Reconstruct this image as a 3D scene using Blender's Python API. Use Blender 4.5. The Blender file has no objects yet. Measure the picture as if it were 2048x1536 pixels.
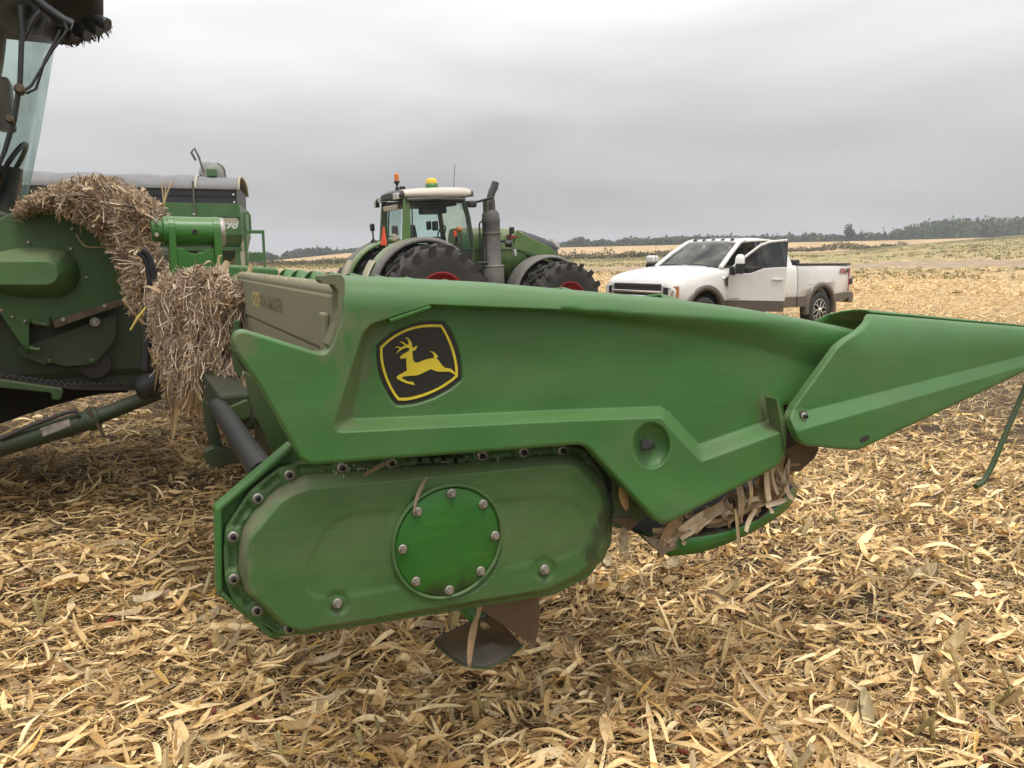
import bpy, bmesh, math, random
import numpy as np
from mathutils import Vector, Matrix
from mathutils.geometry import delaunay_2d_cdt, tessellate_polygon

rng = np.random.default_rng(7)
random.seed(7)
scene = bpy.context.scene
C = scene.collection
R = math.radians

# ------------------------------------------------------------------ camera
F_PX, EYE, CX, CY, HORIZON = 1538.0, 1.62, 1024.0, 768.0, 515.0
PITCH = math.atan((CY - HORIZON) / F_PX)
cam_d = bpy.data.cameras.new('camera')
cam_d.sensor_width = 36.0
cam_d.lens = 36.0 * F_PX / 2048.0
cam_d.clip_start, cam_d.clip_end = 0.05, 6000
cam = bpy.data.objects.new('camera', cam_d)
C.objects.link(cam)
cam.location = (0, 0, EYE)
cam.rotation_euler = (math.pi / 2 - PITCH, 0, 0)
scene.camera = cam

# ------------------------------------------------------------------ sky and sun (overcast)
SUN_EL, SUN_AZ = 70.0, 150.0            # azimuth clockwise from +Y
world = bpy.data.worlds.new('World')
scene.world = world
world.use_nodes = True
wn, wl = world.node_tree.nodes, world.node_tree.links
wn.clear()
def N(nodes, t, **kw):
    n = nodes.new(t)
    for k, v in kw.items():
        if k in n.inputs.keys() if isinstance(k, str) else False:
            n.inputs[k].default_value = v
        else:
            setattr(n, k, v)
    return n
w_out = wn.new('ShaderNodeOutputWorld')
w_bg = wn.new('ShaderNodeBackground')
w_bg.inputs['Strength'].default_value = 1.0
sky = wn.new('ShaderNodeTexSky')
sky.sky_type = 'NISHITA'
sky.sun_disc = False
sky.sun_elevation = R(SUN_EL)
sky.sun_rotation = R(SUN_AZ)
sky.air_density, sky.dust_density = 1.0, 4.0
sky_s = wn.new('ShaderNodeVectorMath'); sky_s.operation = 'SCALE'; sky_s.inputs['Scale'].default_value = 0.06
wl.new(sky.outputs[0], sky_s.inputs[0])
tc = wn.new('ShaderNodeTexCoord')
sep = wn.new('ShaderNodeSeparateXYZ')
wl.new(tc.outputs['Generated'], sep.inputs[0])
grad = wn.new('ShaderNodeValToRGB')          # overcast luminance against height above the horizon
cr = grad.color_ramp
cr.elements[0].position = 0.0; cr.elements[0].color = (0.262, 0.262, 0.266, 1)
cr.elements[1].position = 1.0; cr.elements[1].color = (0.90, 0.90, 0.92, 1)
for p_, c_ in ((0.03, (0.268, 0.268, 0.271)), (0.085, (0.280, 0.280, 0.282)), (0.17, (0.41, 0.41, 0.412)), (0.29, (0.555, 0.555, 0.56)), (0.55, (0.76, 0.76, 0.77))):
    e_ = cr.elements.new(p_); e_.color = (*c_, 1)
wl.new(sep.outputs['Z'], grad.inputs[0])
mp = wn.new('ShaderNodeMapping'); mp.inputs['Scale'].default_value = (1.0, 1.0, 4.2)
mp.inputs['Location'].default_value = (0.9, 0.2, 0.35)
wl.new(tc.outputs['Generated'], mp.inputs['Vector'])
cl = wn.new('ShaderNodeTexNoise'); cl.inputs['Scale'].default_value = 1.6; cl.inputs['Detail'].default_value = 3.0
cl.inputs['Roughness'].default_value = 0.5; cl.inputs['Distortion'].default_value = 0.35
wl.new(mp.outputs[0], cl.inputs['Vector'])
clr = wn.new('ShaderNodeMapRange'); clr.inputs['From Min'].default_value = 0.28; clr.inputs['From Max'].default_value = 0.72
clr.inputs['To Min'].default_value = 0.75; clr.inputs['To Max'].default_value = 1.24
wl.new(cl.outputs['Fac'], clr.inputs['Value'])
cm = wn.new('ShaderNodeVectorMath'); cm.operation = 'SCALE'
wl.new(grad.outputs[0], cm.inputs[0]); wl.new(clr.outputs[0], cm.inputs['Scale'])
wmix = wn.new('ShaderNodeMix'); wmix.data_type = 'RGBA'; wmix.inputs[0].default_value = 0.95
wl.new(sky_s.outputs[0], wmix.inputs[6]); wl.new(cm.outputs[0], wmix.inputs[7])
wl.new(wmix.outputs[2], w_bg.inputs['Color']); wl.new(w_bg.outputs[0], w_out.inputs[0])

sun_d = bpy.data.lights.new('sun', 'SUN')
sun_d.energy, sun_d.angle, sun_d.color = 1.0, R(14), (1.0, 0.96, 0.90)
sun = bpy.data.objects.new('sun', sun_d); C.objects.link(sun)
sv = Vector((math.sin(R(SUN_AZ)) * math.cos(R(SUN_EL)), math.cos(R(SUN_AZ)) * math.cos(R(SUN_EL)), math.sin(R(SUN_EL))))
sun.rotation_euler = sv.to_track_quat('Z', 'Y').to_euler()
sun.location = (10, -10, 30)

vs = scene.view_settings
vs.view_transform, vs.look, vs.exposure, vs.gamma = 'Standard', 'None', 0.98, 1.0
scene.render.engine = 'CYCLES'
scene.cycles.use_denoising = True
scene.cycles.max_bounces = 8
scene.cycles.transparent_max_bounces = 12
scene.cycles.volume_bounces = 0

# ------------------------------------------------------------------ pixel rays and frames
FW = np.array([0, math.cos(PITCH), -math.sin(PITCH)])
RT = np.array([1.0, 0, 0])
UP = np.array([0, math.sin(PITCH), math.cos(PITCH)])
EYEV = np.array([0, 0, EYE])
def ray(px, py):
    px = np.asarray(px, float); py = np.asarray(py, float)
    return FW + RT * ((px - CX) / F_PX)[..., None] + UP * ((CY - py) / F_PX)[..., None]
# header frame: x = forward (u), y = away along the header's width, z up; the end shield lies in y = 0
HYAW = R(26.8)
UV = np.array([math.cos(HYAW), math.sin(HYAW), 0.0])
LV = np.array([-math.sin(HYAW), math.cos(HYAW), 0.0])
D0 = 1.704
def hl(px, py, L):
    """point of the header frame seen at a pixel on the plane y = L"""
    d = ray(px, py)
    dl = d @ LV
    t = (np.asarray(L, float) + D0) / dl
    return np.stack([t * (d @ UV), np.broadcast_to(np.asarray(L, float), t.shape) + 0 * t, EYE + t * d[..., 2]], -1)
def hu(px, py, U):
    d = ray(px, py)
    t = U / (d @ UV)
    return np.stack([t * (d @ UV), t * (d @ LV) - D0, EYE + t * d[..., 2]], -1)
def mpp(px, py, L):
    """metres per pixel at that place"""
    d = ray(px, py)
    return float((L + D0) / (d @ LV) / F_PX)

# ------------------------------------------------------------------ mesh helpers
class MB:
    def __init__(s): s.v = []; s.f = []; s.sm = []
    def add(s, vs_, fs, smooth=False):
        o = len(s.v)
        s.v.extend([tuple(map(float, q)) for q in vs_])
        s.f.extend([tuple(i + o for i in f) for f in fs])
        s.sm.extend([smooth] * len(fs))
        return s
    def box(s, c, d, rz=0.0, m=None):
        x, y, z = (q / 2 for q in d)
        vs_ = [Vector((a * x, b * y, e * z)) for a in (-1, 1) for b in (-1, 1) for e in (-1, 1)]
        mm = Matrix.Rotation(rz, 3, 'Z') if m is None else m
        vs_ = [mm @ q + Vector(c) for q in vs_]
        return s.add(vs_, [(0, 1, 3, 2), (4, 6, 7, 5), (0, 4, 5, 1), (2, 3, 7, 6), (0, 2, 6, 4), (1, 5, 7, 3)])
    def hexa(s, a, b):
        """two quads a (4 points), b (4 points) joined"""
        return s.add(list(a) + list(b), [(3, 2, 1, 0), (4, 5, 6, 7), (0, 1, 5, 4), (1, 2, 6, 5), (2, 3, 7, 6), (3, 0, 4, 7)])
    def prism(s, poly, off):
        """planar 3-D polygon pushed by vector off"""
        n = len(poly)
        a = [Vector(q) for q in poly]; o = Vector(off)
        tri = tessellate_polygon([a])
        vs_ = a + [q + o for q in a]
        fs = [tuple(t) for t in tri] + [tuple(i + n for i in reversed(t)) for t in tri]
        fs += [(i, (i + 1) % n, (i + 1) % n + n, i + n) for i in range(n)]
        return s.add(vs_, fs)
    def tube(s, path, r, n=10, caps=True, smooth=True):
        P = [Vector(q) for q in path]
        rr = r if hasattr(r, '__len__') else [r] * len(P)
        ring = []
        t0 = (P[1] - P[0]).normalized()
        a = t0.orthogonal().normalized()
        for i, q in enumerate(P):
            t = (P[min(i + 1, len(P) - 1)] - P[max(i - 1, 0)]).normalized()
            a = (a - t * a.dot(t)).normalized(); b = t.cross(a)
            ring.append([q + (a * math.cos(2 * math.pi * k / n) + b * math.sin(2 * math.pi * k / n)) * rr[i] for k in range(n)])
        vs_ = [q for rg in ring for q in rg]
        fs = [(i * n + k, i * n + (k + 1) % n, (i + 1) * n + (k + 1) % n, (i + 1) * n + k) for i in range(len(P) - 1) for k in range(n)]
        s.add(vs_, fs, smooth)
        if caps:
            s.add(ring[0], [tuple(reversed(range(n)))]); s.add(ring[-1], [tuple(range(n))])
        return s
    def lathe(s, c, axis, prof, n=24, smooth=True, caps=True):
        """prof: list of (radius, height along axis)"""
        ax = Vector(axis).normalized(); a = ax.orthogonal().normalized(); b = ax.cross(a); c = Vector(c)
        vs_, fs = [], []
        for r_, h in prof:
            vs_ += [c + ax * h + (a * math.cos(2 * math.pi * k / n) + b * math.sin(2 * math.pi * k / n)) * r_ for k in range(n)]
        m = len(prof)
        fs = [(i * n + k, i * n + (k + 1) % n, (i + 1) * n + (k + 1) % n, (i + 1) * n + k) for i in range(m - 1) for k in range(n)]
        s.add(vs_, fs, smooth)
        if caps and prof[0][0] > 1e-5: s.add(vs_[:n], [tuple(reversed(range(n)))])
        if caps and prof[-1][0] > 1e-5: s.add(vs_[-n:], [tuple(range(n))])
        return s
    def loft(s, rings, closed=True, caps=True, smooth=True):
        n = len(rings[0]); vs_ = [q for rg in rings for q in rg]
        kk = range(n) if closed else range(n - 1)
        fs = [(i * n + k, i * n + (k + 1) % n, (i + 1) * n + (k + 1) % n, (i + 1) * n + k) for i in range(len(rings) - 1) for k in kk]
        s.add(vs_, fs, smooth)
        if caps and closed:
            for rg, rev in ((rings[0], True), (rings[-1], False)):
                tri = tessellate_polygon([[Vector(q) for q in rg]])
                s.add(rg, [tuple(t) for t in tri])
        return s
    def build(s, name, mat, parent=None, bevel=0.0, seg=2, weld=False):
        me = bpy.data.meshes.new(name)
        me.from_pydata(s.v, [], s.f)
        me.polygons.foreach_set('use_smooth', s.sm)
        me.update()
        bm = bmesh.new(); bm.from_mesh(me)
        if weld: bmesh.ops.remove_doubles(bm, verts=bm.verts, dist=1e-5)
        bmesh.ops.recalc_face_normals(bm, faces=bm.faces)
        bm.to_mesh(me); bm.free()
        return link(name, me, mat, parent, bevel, seg)
def link(name, me, mat, parent=None, bevel=0.0, seg=2):
    o = bpy.data.objects.new(name, me); C.objects.link(o)
    if mat is not None: me.materials.append(mat)
    if parent is not None: o.parent = parent
    if bevel:
        b = o.modifiers.new('edge', 'BEVEL'); b.width = bevel; b.segments = seg; b.limit_method = 'ANGLE'; b.angle_limit = R(35)
        b.harden_normals = False
    return o
def tag(o, label=None, cat=None, group=None, kind=None):
    if label: o['label'] = label
    if cat: o['category'] = cat
    if group: o['group'] = group
    if kind: o['kind'] = kind
    return o
def empty(name, loc, rz=0.0, label=None, cat=None, group=None):
    o = bpy.data.objects.new(name, None); C.objects.link(o)
    o.location = loc; o.rotation_euler = (0, 0, rz); o.empty_display_size = 0.2
    return tag(o, label, cat, group)
def np_mesh(name, V, faces, mat, parent=None, col=None, smooth=False):
    """V (n,3); faces list of (m,k) int arrays"""
    me = bpy.data.meshes.new(name)
    me.vertices.add(len(V)); me.vertices.foreach_set('co', np.ascontiguousarray(V, np.float32).ravel())
    loops = np.concatenate([f.ravel() for f in faces]).astype(np.int32)
    tot = np.concatenate([np.full(len(f), f.shape[1], np.int32) for f in faces])
    start = np.concatenate([[0], np.cumsum(tot)[:-1]]).astype(np.int32)
    me.loops.add(len(loops)); me.loops.foreach_set('vertex_index', loops)
    me.polygons.add(len(tot)); me.polygons.foreach_set('loop_start', start); me.polygons.foreach_set('loop_total', tot)
    me.polygons.foreach_set('use_smooth', np.full(len(tot), smooth))
    if col is not None:
        a = me.color_attributes.new('tint', 'FLOAT_COLOR', 'POINT')
        c4 = np.ones((len(V), 4), np.float32); c4[:, :3] = col
        a.data.foreach_set('color', c4.ravel())
    me.update(calc_edges=True)
    return link(name, me, mat, parent)
def seg_dist(P, poly, closed=True):
    P = np.asarray(P, float); A = np.asarray(poly, float)
    B = np.roll(A, -1, 0)
    if not closed: A, B = A[:-1], B[:-1]
    best = np.full(len(P), 1e9)
    for a, b in zip(A, B):
        ab = b - a; t = np.clip(((P - a) @ ab) / max(ab @ ab, 1e-9), 0, 1)
        best = np.minimum(best, np.linalg.norm(P - a - t[:, None] * ab, axis=1))
    return best
def inside(P, poly):
    P = np.asarray(P, float); A = np.asarray(poly, float); r = np.zeros(len(P), bool)
    j = len(A) - 1
    for i in range(len(A)):
        c = ((A[i, 1] > P[:, 1]) != (A[j, 1] > P[:, 1])) & (P[:, 0] < (A[j, 0] - A[i, 0]) * (P[:, 1] - A[i, 1]) / (A[j, 1] - A[i, 1] + 1e-12) + A[i, 0])
        r ^= c; j = i
    return r
def rpoly(pts, r=8.0, n=4):
    """round the corners of a closed polygon"""
    P = [np.array(p, float) for p in pts]; out = []
    for i, p in enumerate(P):
        a, b = P[i - 1], P[(i + 1) % len(P)]
        la, lb = np.linalg.norm(a - p), np.linalg.norm(b - p)
        q = min(r, la * .45, lb * .45)
        s, e = p + (a - p) / la * q, p + (b - p) / lb * q
        for k in range(n + 1):
            t = k / n; out.append((1 - t) ** 2 * s + 2 * t * (1 - t) * p + t * t * e)
    return np.array(out)
def resample(poly, step):
    A = np.asarray(poly, float); out = []
    for i in range(len(A)):
        a, b = A[i], A[(i + 1) % len(A)]
        n = max(1, int(np.linalg.norm(b - a) / step))
        for k in range(n): out.append(a + (b - a) * k / n)
    return np.array(out)
def smooth01(t):
    t = np.clip(t, 0, 1); return t * t * (3 - 2 * t)
def relief(name, outline, hfun, mat, parent, L0=0.0, lines=(), step=7.0, edge=5.0, edge_r=0.008, skirt=0.03, at=hl, smooth=True, hole=None, flip=1.0):
    """plate traced on the plane y = L0, pushed out of it by hfun (metres towards the camera), with rounded edge and a skirt"""
    out = resample(outline, step)
    pts = [out]
    edges = [(i, (i + 1) % len(out)) for i in range(len(out))]
    n = len(out); offs, allines = [], []
    for ln, closed in lines:
        l2 = resample(ln, step) if closed else np.concatenate([resample(np.array(ln), step)[:], [ln[-1]]])[: None]
        if not closed:
            l2 = []
            for i in range(len(ln) - 1):
                a, b = np.array(ln[i], float), np.array(ln[i + 1], float); k = max(1, int(np.linalg.norm(b - a) / step))
                l2 += [a + (b - a) * q / k for q in range(k)]
            l2.append(np.array(ln[-1], float)); l2 = np.array(l2)
        m = len(l2)
        edges += [(n + i, n + (i + 1) % m) for i in range(m if closed else m - 1)]
        pts.append(l2); n += m
        tg = (np.roll(l2, -1, 0) - np.roll(l2, 1, 0)) if closed else np.gradient(l2, axis=0)
        nn = np.stack([-tg[:, 1], tg[:, 0]], 1); nn /= np.linalg.norm(nn, axis=1)[:, None] + 1e-9
        for q in (-2.2, 2.2): offs.append(l2 + nn * q)
        allines.append((l2, closed))
    for q in (edge * .35, edge, edge * 1.05 + 2):       # rings just inside the border
        A = out; d1 = np.roll(A, -1, 0) - np.roll(A, 1, 0); nr = np.stack([-d1[:, 1], d1[:, 0]], 1); nr /= np.linalg.norm(nr, axis=1)[:, None] + 1e-9
        for sgn in (1, -1):
            B = A + nr * q * sgn
            ok = inside(B, out) & (seg_dist(B, out) > q * .8)
            pts.append(B[ok]); n += ok.sum()
    lo, hi = out.min(0), out.max(0)
    gx, gy = np.meshgrid(np.arange(lo[0], hi[0], step), np.arange(lo[1], hi[1], step))
    G = np.stack([gx.ravel(), gy.ravel()], 1); G[:, 0] += ((np.arange(len(G)) // gx.shape[1]) % 2) * step * .5
    ok = inside(G, out) & (seg_dist(G, out) > edge + 2)
    for l2, closed in allines: ok &= seg_dist(G, l2, closed) > 2.2 + step * .45
    for B in offs:
        k = inside(B, out) & (seg_dist(B, out) > edge * .5)
        for l2, closed in allines: k &= seg_dist(B, l2, closed) > 1.6
        pts.append(B[k])
    pts.append(G[ok])
    P = np.concatenate(pts)
    vs_, es, fs, *_ = delaunay_2d_cdt([Vector(q) for q in P], edges, [], 1, 1e-4)
    P = np.array([tuple(q) for q in vs_])
    h = hfun(P) if hfun is not None else np.zeros(len(P))
    dd = seg_dist(P, out)
    er = np.clip(1 - dd / edge, 0, 1)
    h = h - edge_r * (1 - np.sqrt(np.clip(1 - er ** 2, 0, 1)))
    V = at(P[:, 0], P[:, 1], L0 - h * flip)
    fs = [tuple(f) for f in fs]
    mb = MB(); mb.add(V, fs, smooth)
    # skirt
    cnt = {}
    for f in fs:
        for i in range(3):
            e = (f[i], f[(i + 1) % 3]); k = tuple(sorted(e)); cnt[k] = cnt.get(k, 0) + 1
    bd = [k for k, c in cnt.items() if c == 1]
    if skirt:
        ids = sorted({i for k in bd for i in k}); mpv = {i: j for j, i in enumerate(ids)}
        o = len(mb.v)
        mb.v.extend([(V[i][0], V[i][1] + skirt, V[i][2]) for i in ids])
        for a, b in bd:
            mb.f.append((a, b, o + mpv[b], o + mpv[a])); mb.sm.append(False)
    return mb.build(name, mat, parent)
def plate(name, pts, L, th, mat, parent, bevel=0.004, r=0, at=hl):
    """flat plate of thickness th traced on the plane y = L"""
    P = rpoly(pts, r) if r else np.array(pts, float)
    V = at(P[:, 0], P[:, 1], L)
    return MB().prism(V, (0, th, 0) if at is hl else (th, 0, 0)).build(name, mat, parent, bevel)

# ------------------------------------------------------------------ materials
def material(name, base, rough=0.5, metal=0.0, var=0.12, scale=6.0, dust=0.0, dust_col=(0.30, 0.25, 0.17), bump=0.0, bscale=120.0,
             coat=0.0, attr=None, top_dust=0.0, stretch=(1, 1, 1), spec=0.5, dust_scale=3.0, trans=0.0, dust_lo=0.42, dust_hi=0.72, scratch=0.0):
    m = bpy.data.materials.new(name); m.use_nodes = True
    nt = m.node_tree; nd, lk = nt.nodes, nt.links
    b = nd['Principled BSDF']
    b.inputs['Roughness'].default_value = rough; b.inputs['Metallic'].default_value = metal
    b.inputs['Coat Weight'].default_value = coat; b.inputs['Coat Roughness'].default_value = 0.15
    b.inputs['Specular IOR Level'].default_value = spec
    co = nd.new('ShaderNodeTexCoord'); mp_ = nd.new('ShaderNodeMapping'); mp_.inputs['Scale'].default_value = stretch
    lk.new(co.outputs['Object'], mp_.inputs[0])
    def noise(sc, det=4.0):
        n = nd.new('ShaderNodeTexNoise'); n.inputs['Scale'].default_value = sc; n.inputs['Detail'].default_value = det
        lk.new(mp_.outputs[0], n.inputs['Vector']); return n
    if attr:
        a = nd.new('ShaderNodeAttribute'); a.attribute_name = attr; col = a.outputs['Color']
    else:
        rgb = nd.new('ShaderNodeRGB'); rgb.outputs[0].default_value = (*base, 1); col = rgb.outputs[0]
    if var:
        n1 = noise(scale)
        mr = nd.new('ShaderNodeMapRange'); mr.inputs['From Min'].default_value = 0.3; mr.inputs['From Max'].default_value = 0.7
        mr.inputs['To Min'].default_value = 1 - var; mr.inputs['To Max'].default_value = 1 + var
        lk.new(n1.outputs['Fac'], mr.inputs['Value'])
        sc_ = nd.new('ShaderNodeVectorMath'); sc_.operation = 'SCALE'
        lk.new(col, sc_.inputs[0]); lk.new(mr.outputs[0], sc_.inputs['Scale']); col = sc_.outputs[0]
    if dust or top_dust:
        n2 = noise(dust_scale, 6.0)
        mr = nd.new('ShaderNodeMapRange'); mr.inputs['From Min'].default_value = dust_lo; mr.inputs['From Max'].default_value = dust_hi
        mr.inputs['To Min'].default_value = dust * .35; mr.inputs['To Max'].default_value = dust
        lk.new(n2.outputs['Fac'], mr.inputs['Value']); fac = mr.outputs[0]
        n3 = noise(bscale * 2.5, 2.0)
        ml = nd.new('ShaderNodeMath'); ml.operation = 'MULTIPLY_ADD'; ml.inputs[1].default_value = 0.9; ml.inputs[2].default_value = 0.55
        lk.new(n3.outputs['Fac'], ml.inputs[0])
        m2 = nd.new('ShaderNodeMath'); m2.operation = 'MULTIPLY'; m2.use_clamp = True
        lk.new(fac, m2.inputs[0]); lk.new(ml.outputs[0], m2.inputs[1]); fac = m2.outputs[0]
        if top_dust:
            g = nd.new('ShaderNodeNewGeometry'); sx = nd.new('ShaderNodeSeparateXYZ'); lk.new(g.outputs['Normal'], sx.inputs[0])
            mt = nd.new('ShaderNodeMapRange'); mt.inputs['From Min'].default_value = 0.25; mt.inputs['From Max'].default_value = 0.95
            mt.inputs['To Min'].default_value = 0.0; mt.inputs['To Max'].default_value = top_dust
            lk.new(sx.outputs['Z'], mt.inputs['Value'])
            ad = nd.new('ShaderNodeMath'); ad.operation = 'ADD'; ad.use_clamp = True
            lk.new(fac, ad.inputs[0]); lk.new(mt.outputs[0], ad.inputs[1]); fac = ad.outputs[0]
        mx = nd.new('ShaderNodeMix'); mx.data_type = 'RGBA'
        lk.new(fac, mx.inputs[0]); lk.new(col, mx.inputs[6]); mx.inputs[7].default_value = (*dust_col, 1); col = mx.outputs[2]
        rr = nd.new('ShaderNodeMapRange'); rr.inputs['To Min'].default_value = rough; rr.inputs['To Max'].default_value = min(1.0, rough + .35)
        lk.new(fac, rr.inputs['Value']); lk.new(rr.outputs[0], b.inputs['Roughness'])
    if scratch:
        for rot, sc, lo, hi, cc, amt in ((R(14), (7, 7, 190), .60, .72, tuple(min(1, q * 2.2 + .03) for q in base), scratch), (R(-28), (9, 9, 230), .62, .74, tuple(min(1, q * 2.6 + .04) for q in base), scratch * .8), (0, (55, 55, 55), .70, .76, tuple(q * .35 for q in base), scratch * 1.2), (R(3), (.9, .9, 2.2), .45, .75, tuple(q * 1.5 + .02 for q in base), scratch * .9)):
            m3 = nd.new('ShaderNodeMapping'); m3.inputs['Scale'].default_value = sc; m3.inputs['Rotation'].default_value = (0, rot, 0); lk.new(co.outputs['Object'], m3.inputs[0])
            n5 = nd.new('ShaderNodeTexNoise'); n5.inputs['Scale'].default_value = 1.0; n5.inputs['Detail'].default_value = 4.0; lk.new(m3.outputs[0], n5.inputs['Vector'])
            r5 = nd.new('ShaderNodeMapRange'); r5.inputs['From Min'].default_value = lo; r5.inputs['From Max'].default_value = hi; r5.inputs['To Max'].default_value = amt; lk.new(n5.outputs['Fac'], r5.inputs['Value'])
            x5 = nd.new('ShaderNodeMix'); x5.data_type = 'RGBA'; lk.new(r5.outputs[0], x5.inputs[0]); lk.new(col, x5.inputs[6]); x5.inputs[7].default_value = (*cc, 1); col = x5.outputs[2]
    lk.new(col, b.inputs['Base Color'])
    if bump:
        n4 = noise(bscale, 3.0)
        bp = nd.new('ShaderNodeBump'); bp.inputs['Strength'].default_value = bump; bp.inputs['Distance'].default_value = 0.004
        lk.new(n4.outputs['Fac'], bp.inputs['Height']); lk.new(bp.outputs[0], b.inputs['Normal'])
    if trans:
        tl = nd.new('ShaderNodeBsdfTranslucent'); ms = nd.new('ShaderNodeMixShader'); ms.inputs[0].default_value = trans
        lk.new(col, tl.inputs['Color']); lk.new(b.outputs[0], ms.inputs[1]); lk.new(tl.outputs[0], ms.inputs[2])
        lk.new(ms.outputs[0], nd['Material Output'].inputs['Surface'])
    return m
def glass(name, tint, refl=0.06, rough=0.02, gloss=1.0):
    m = bpy.data.materials.new(name); m.use_nodes = True
    nd, lk = m.node_tree.nodes, m.node_tree.links
    nd.remove(nd['Principled BSDF'])
    t = nd.new('ShaderNodeBsdfTransparent'); t.inputs[0].default_value = (*tint, 1)
    g = nd.new('ShaderNodeBsdfGlossy'); g.inputs['Roughness'].default_value = rough
    fr = nd.new('ShaderNodeFresnel'); fr.inputs[0].default_value = 1.5
    nz = nd.new('ShaderNodeTexNoise'); nz.inputs['Scale'].default_value = 3.0
    co = nd.new('ShaderNodeTexCoord'); lk.new(co.outputs['Object'], nz.inputs['Vector'])
    dr = nd.new('ShaderNodeBsdfDiffuse'); dr.inputs[0].default_value = (0.42, 0.40, 0.33, 1)
    mr = nd.new('ShaderNodeMapRange'); mr.inputs['From Min'].default_value = 0.4; mr.inputs['From Max'].default_value = 0.8; mr.inputs['To Max'].default_value = refl * 2.5
    lk.new(nz.outputs['Fac'], mr.inputs['Value'])
    m1 = nd.new('ShaderNodeMixShader'); m2 = nd.new('ShaderNodeMixShader')
    fk = nd.new('ShaderNodeMath'); fk.operation = 'MULTIPLY'; fk.inputs[1].default_value = gloss; lk.new(fr.outputs[0], fk.inputs[0]); lk.new(fk.outputs[0], m1.inputs[0]); lk.new(t.outputs[0], m1.inputs[1]); lk.new(g.outputs[0], m1.inputs[2])
    lk.new(mr.outputs[0], m2.inputs[0]); lk.new(m1.outputs[0], m2.inputs[1]); lk.new(dr.outputs[0], m2.inputs[2])
    lk.new(m2.outputs[0], nd['Material Output'].inputs[0])
    return m
DUST = (0.34, 0.29, 0.19)
M = {}
M['green'] = material('green moulded plastic', (0.029, 0.140, 0.025), 0.42, scratch=0.16, var=0.12, scale=5, dust=0.30, dust_col=(0.17, 0.18, 0.09), top_dust=0.16, bump=0.10, bscale=160, stretch=(1, 1, 2.2))
M['green_cover'] = material('dusty green steel cover', (0.028, 0.116, 0.022), 0.48, scratch=0.17, var=0.14, scale=7, dust=0.44, dust_col=(0.19, 0.185, 0.10), top_dust=0.28, bump=0.14, bscale=70, stretch=(1, 1, 2.0))
M['green_disc'] = material('glossy green paint', (0.020, 0.130, 0.013), 0.38, scratch=0.18, var=0.16, scale=9, dust=0.10, dust_col=(0.06, 0.07, 0.03), bump=0.12, bscale=60)
M['green_clean'] = material('clean green paint', (0.018, 0.130, 0.012), 0.33, var=0.10, scale=4, dust=0.10, dust_col=DUST, top_dust=0.15)
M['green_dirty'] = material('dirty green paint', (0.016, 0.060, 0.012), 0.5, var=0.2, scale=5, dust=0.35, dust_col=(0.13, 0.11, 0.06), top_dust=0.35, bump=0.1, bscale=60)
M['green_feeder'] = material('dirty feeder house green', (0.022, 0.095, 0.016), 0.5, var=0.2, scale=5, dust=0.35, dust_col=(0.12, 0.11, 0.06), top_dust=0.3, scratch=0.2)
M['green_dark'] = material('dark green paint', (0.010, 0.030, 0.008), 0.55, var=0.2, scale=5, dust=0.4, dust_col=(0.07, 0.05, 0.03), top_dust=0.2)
M['sheet'] = material('dust covered green sheet', (0.06, 0.11, 0.045), 0.7, var=0.12, scale=8, dust=0.9, dust_col=(0.235, 0.215, 0.135), top_dust=0.3, dust_lo=0.15, dust_hi=0.5, bump=0.1, bscale=90)
M['edge'] = material('dust caked green edge', (0.10, 0.12, 0.06), 0.7, var=0.2, scale=20, dust=0.6, dust_col=(0.20, 0.175, 0.11))
M['black'] = material('black rubber', (0.012, 0.012, 0.013), 0.55, var=0.15, dust=0.06, dust_col=(0.16, 0.14, 0.10), top_dust=0.05)
M['blackgloss'] = material('black plastic', (0.012, 0.012, 0.013), 0.35, var=0.1, dust=0.08, dust_col=(0.15, 0.14, 0.12))
M['emblem'] = material('black decal', (0.014, 0.013, 0.011), 0.42, var=0.15, scale=14, dust=0.10, dust_col=(0.12, 0.12, 0.08))
M['yellow'] = material('yellow decal', (0.66, 0.52, 0.03), 0.45, var=0.08, scale=20, dust=0.12, dust_col=(0.40, 0.33, 0.08))
M['steel'] = material('zinc bolt', (0.42, 0.39, 0.34), 0.38, 0.75, var=0.2, scale=80, dust=0.25, dust_col=(0.22, 0.19, 0.14))
M['steel_dark'] = material('dark socket steel', (0.035, 0.032, 0.030), 0.5, 0.3, var=0.2, scale=60)
M['rust'] = material('brown worn steel', (0.105, 0.075, 0.05), 0.42, 0.45, var=0.35, scale=9, dust=0.3, dust_col=(0.16, 0.12, 0.07), bump=0.15, bscale=50)
M['bare'] = material('bare scraped steel', (0.30, 0.27, 0.24), 0.35, 0.8, var=0.2, scale=30)
M['chassis'] = material('grimy dark steel', (0.022, 0.02, 0.018), 0.65, var=0.3, dust=0.25, dust_col=(0.08, 0.06, 0.04))
M['straw'] = material('dry corn residue', (0.4, 0.3, 0.2), 0.62, var=0.16, scale=60, attr='tint', trans=0.18, spec=0.35)
M['chaff'] = material('grey brown chaff', (0.4, 0.3, 0.2), 0.8, var=0.15, scale=80, attr='tint', spec=0.2)
M['tyre'] = material('tyre rubber', (0.026, 0.025, 0.024), 0.75, var=0.2, scale=4, dust=0.35, dust_col=(0.07, 0.06, 0.045), top_dust=0.10)
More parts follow.
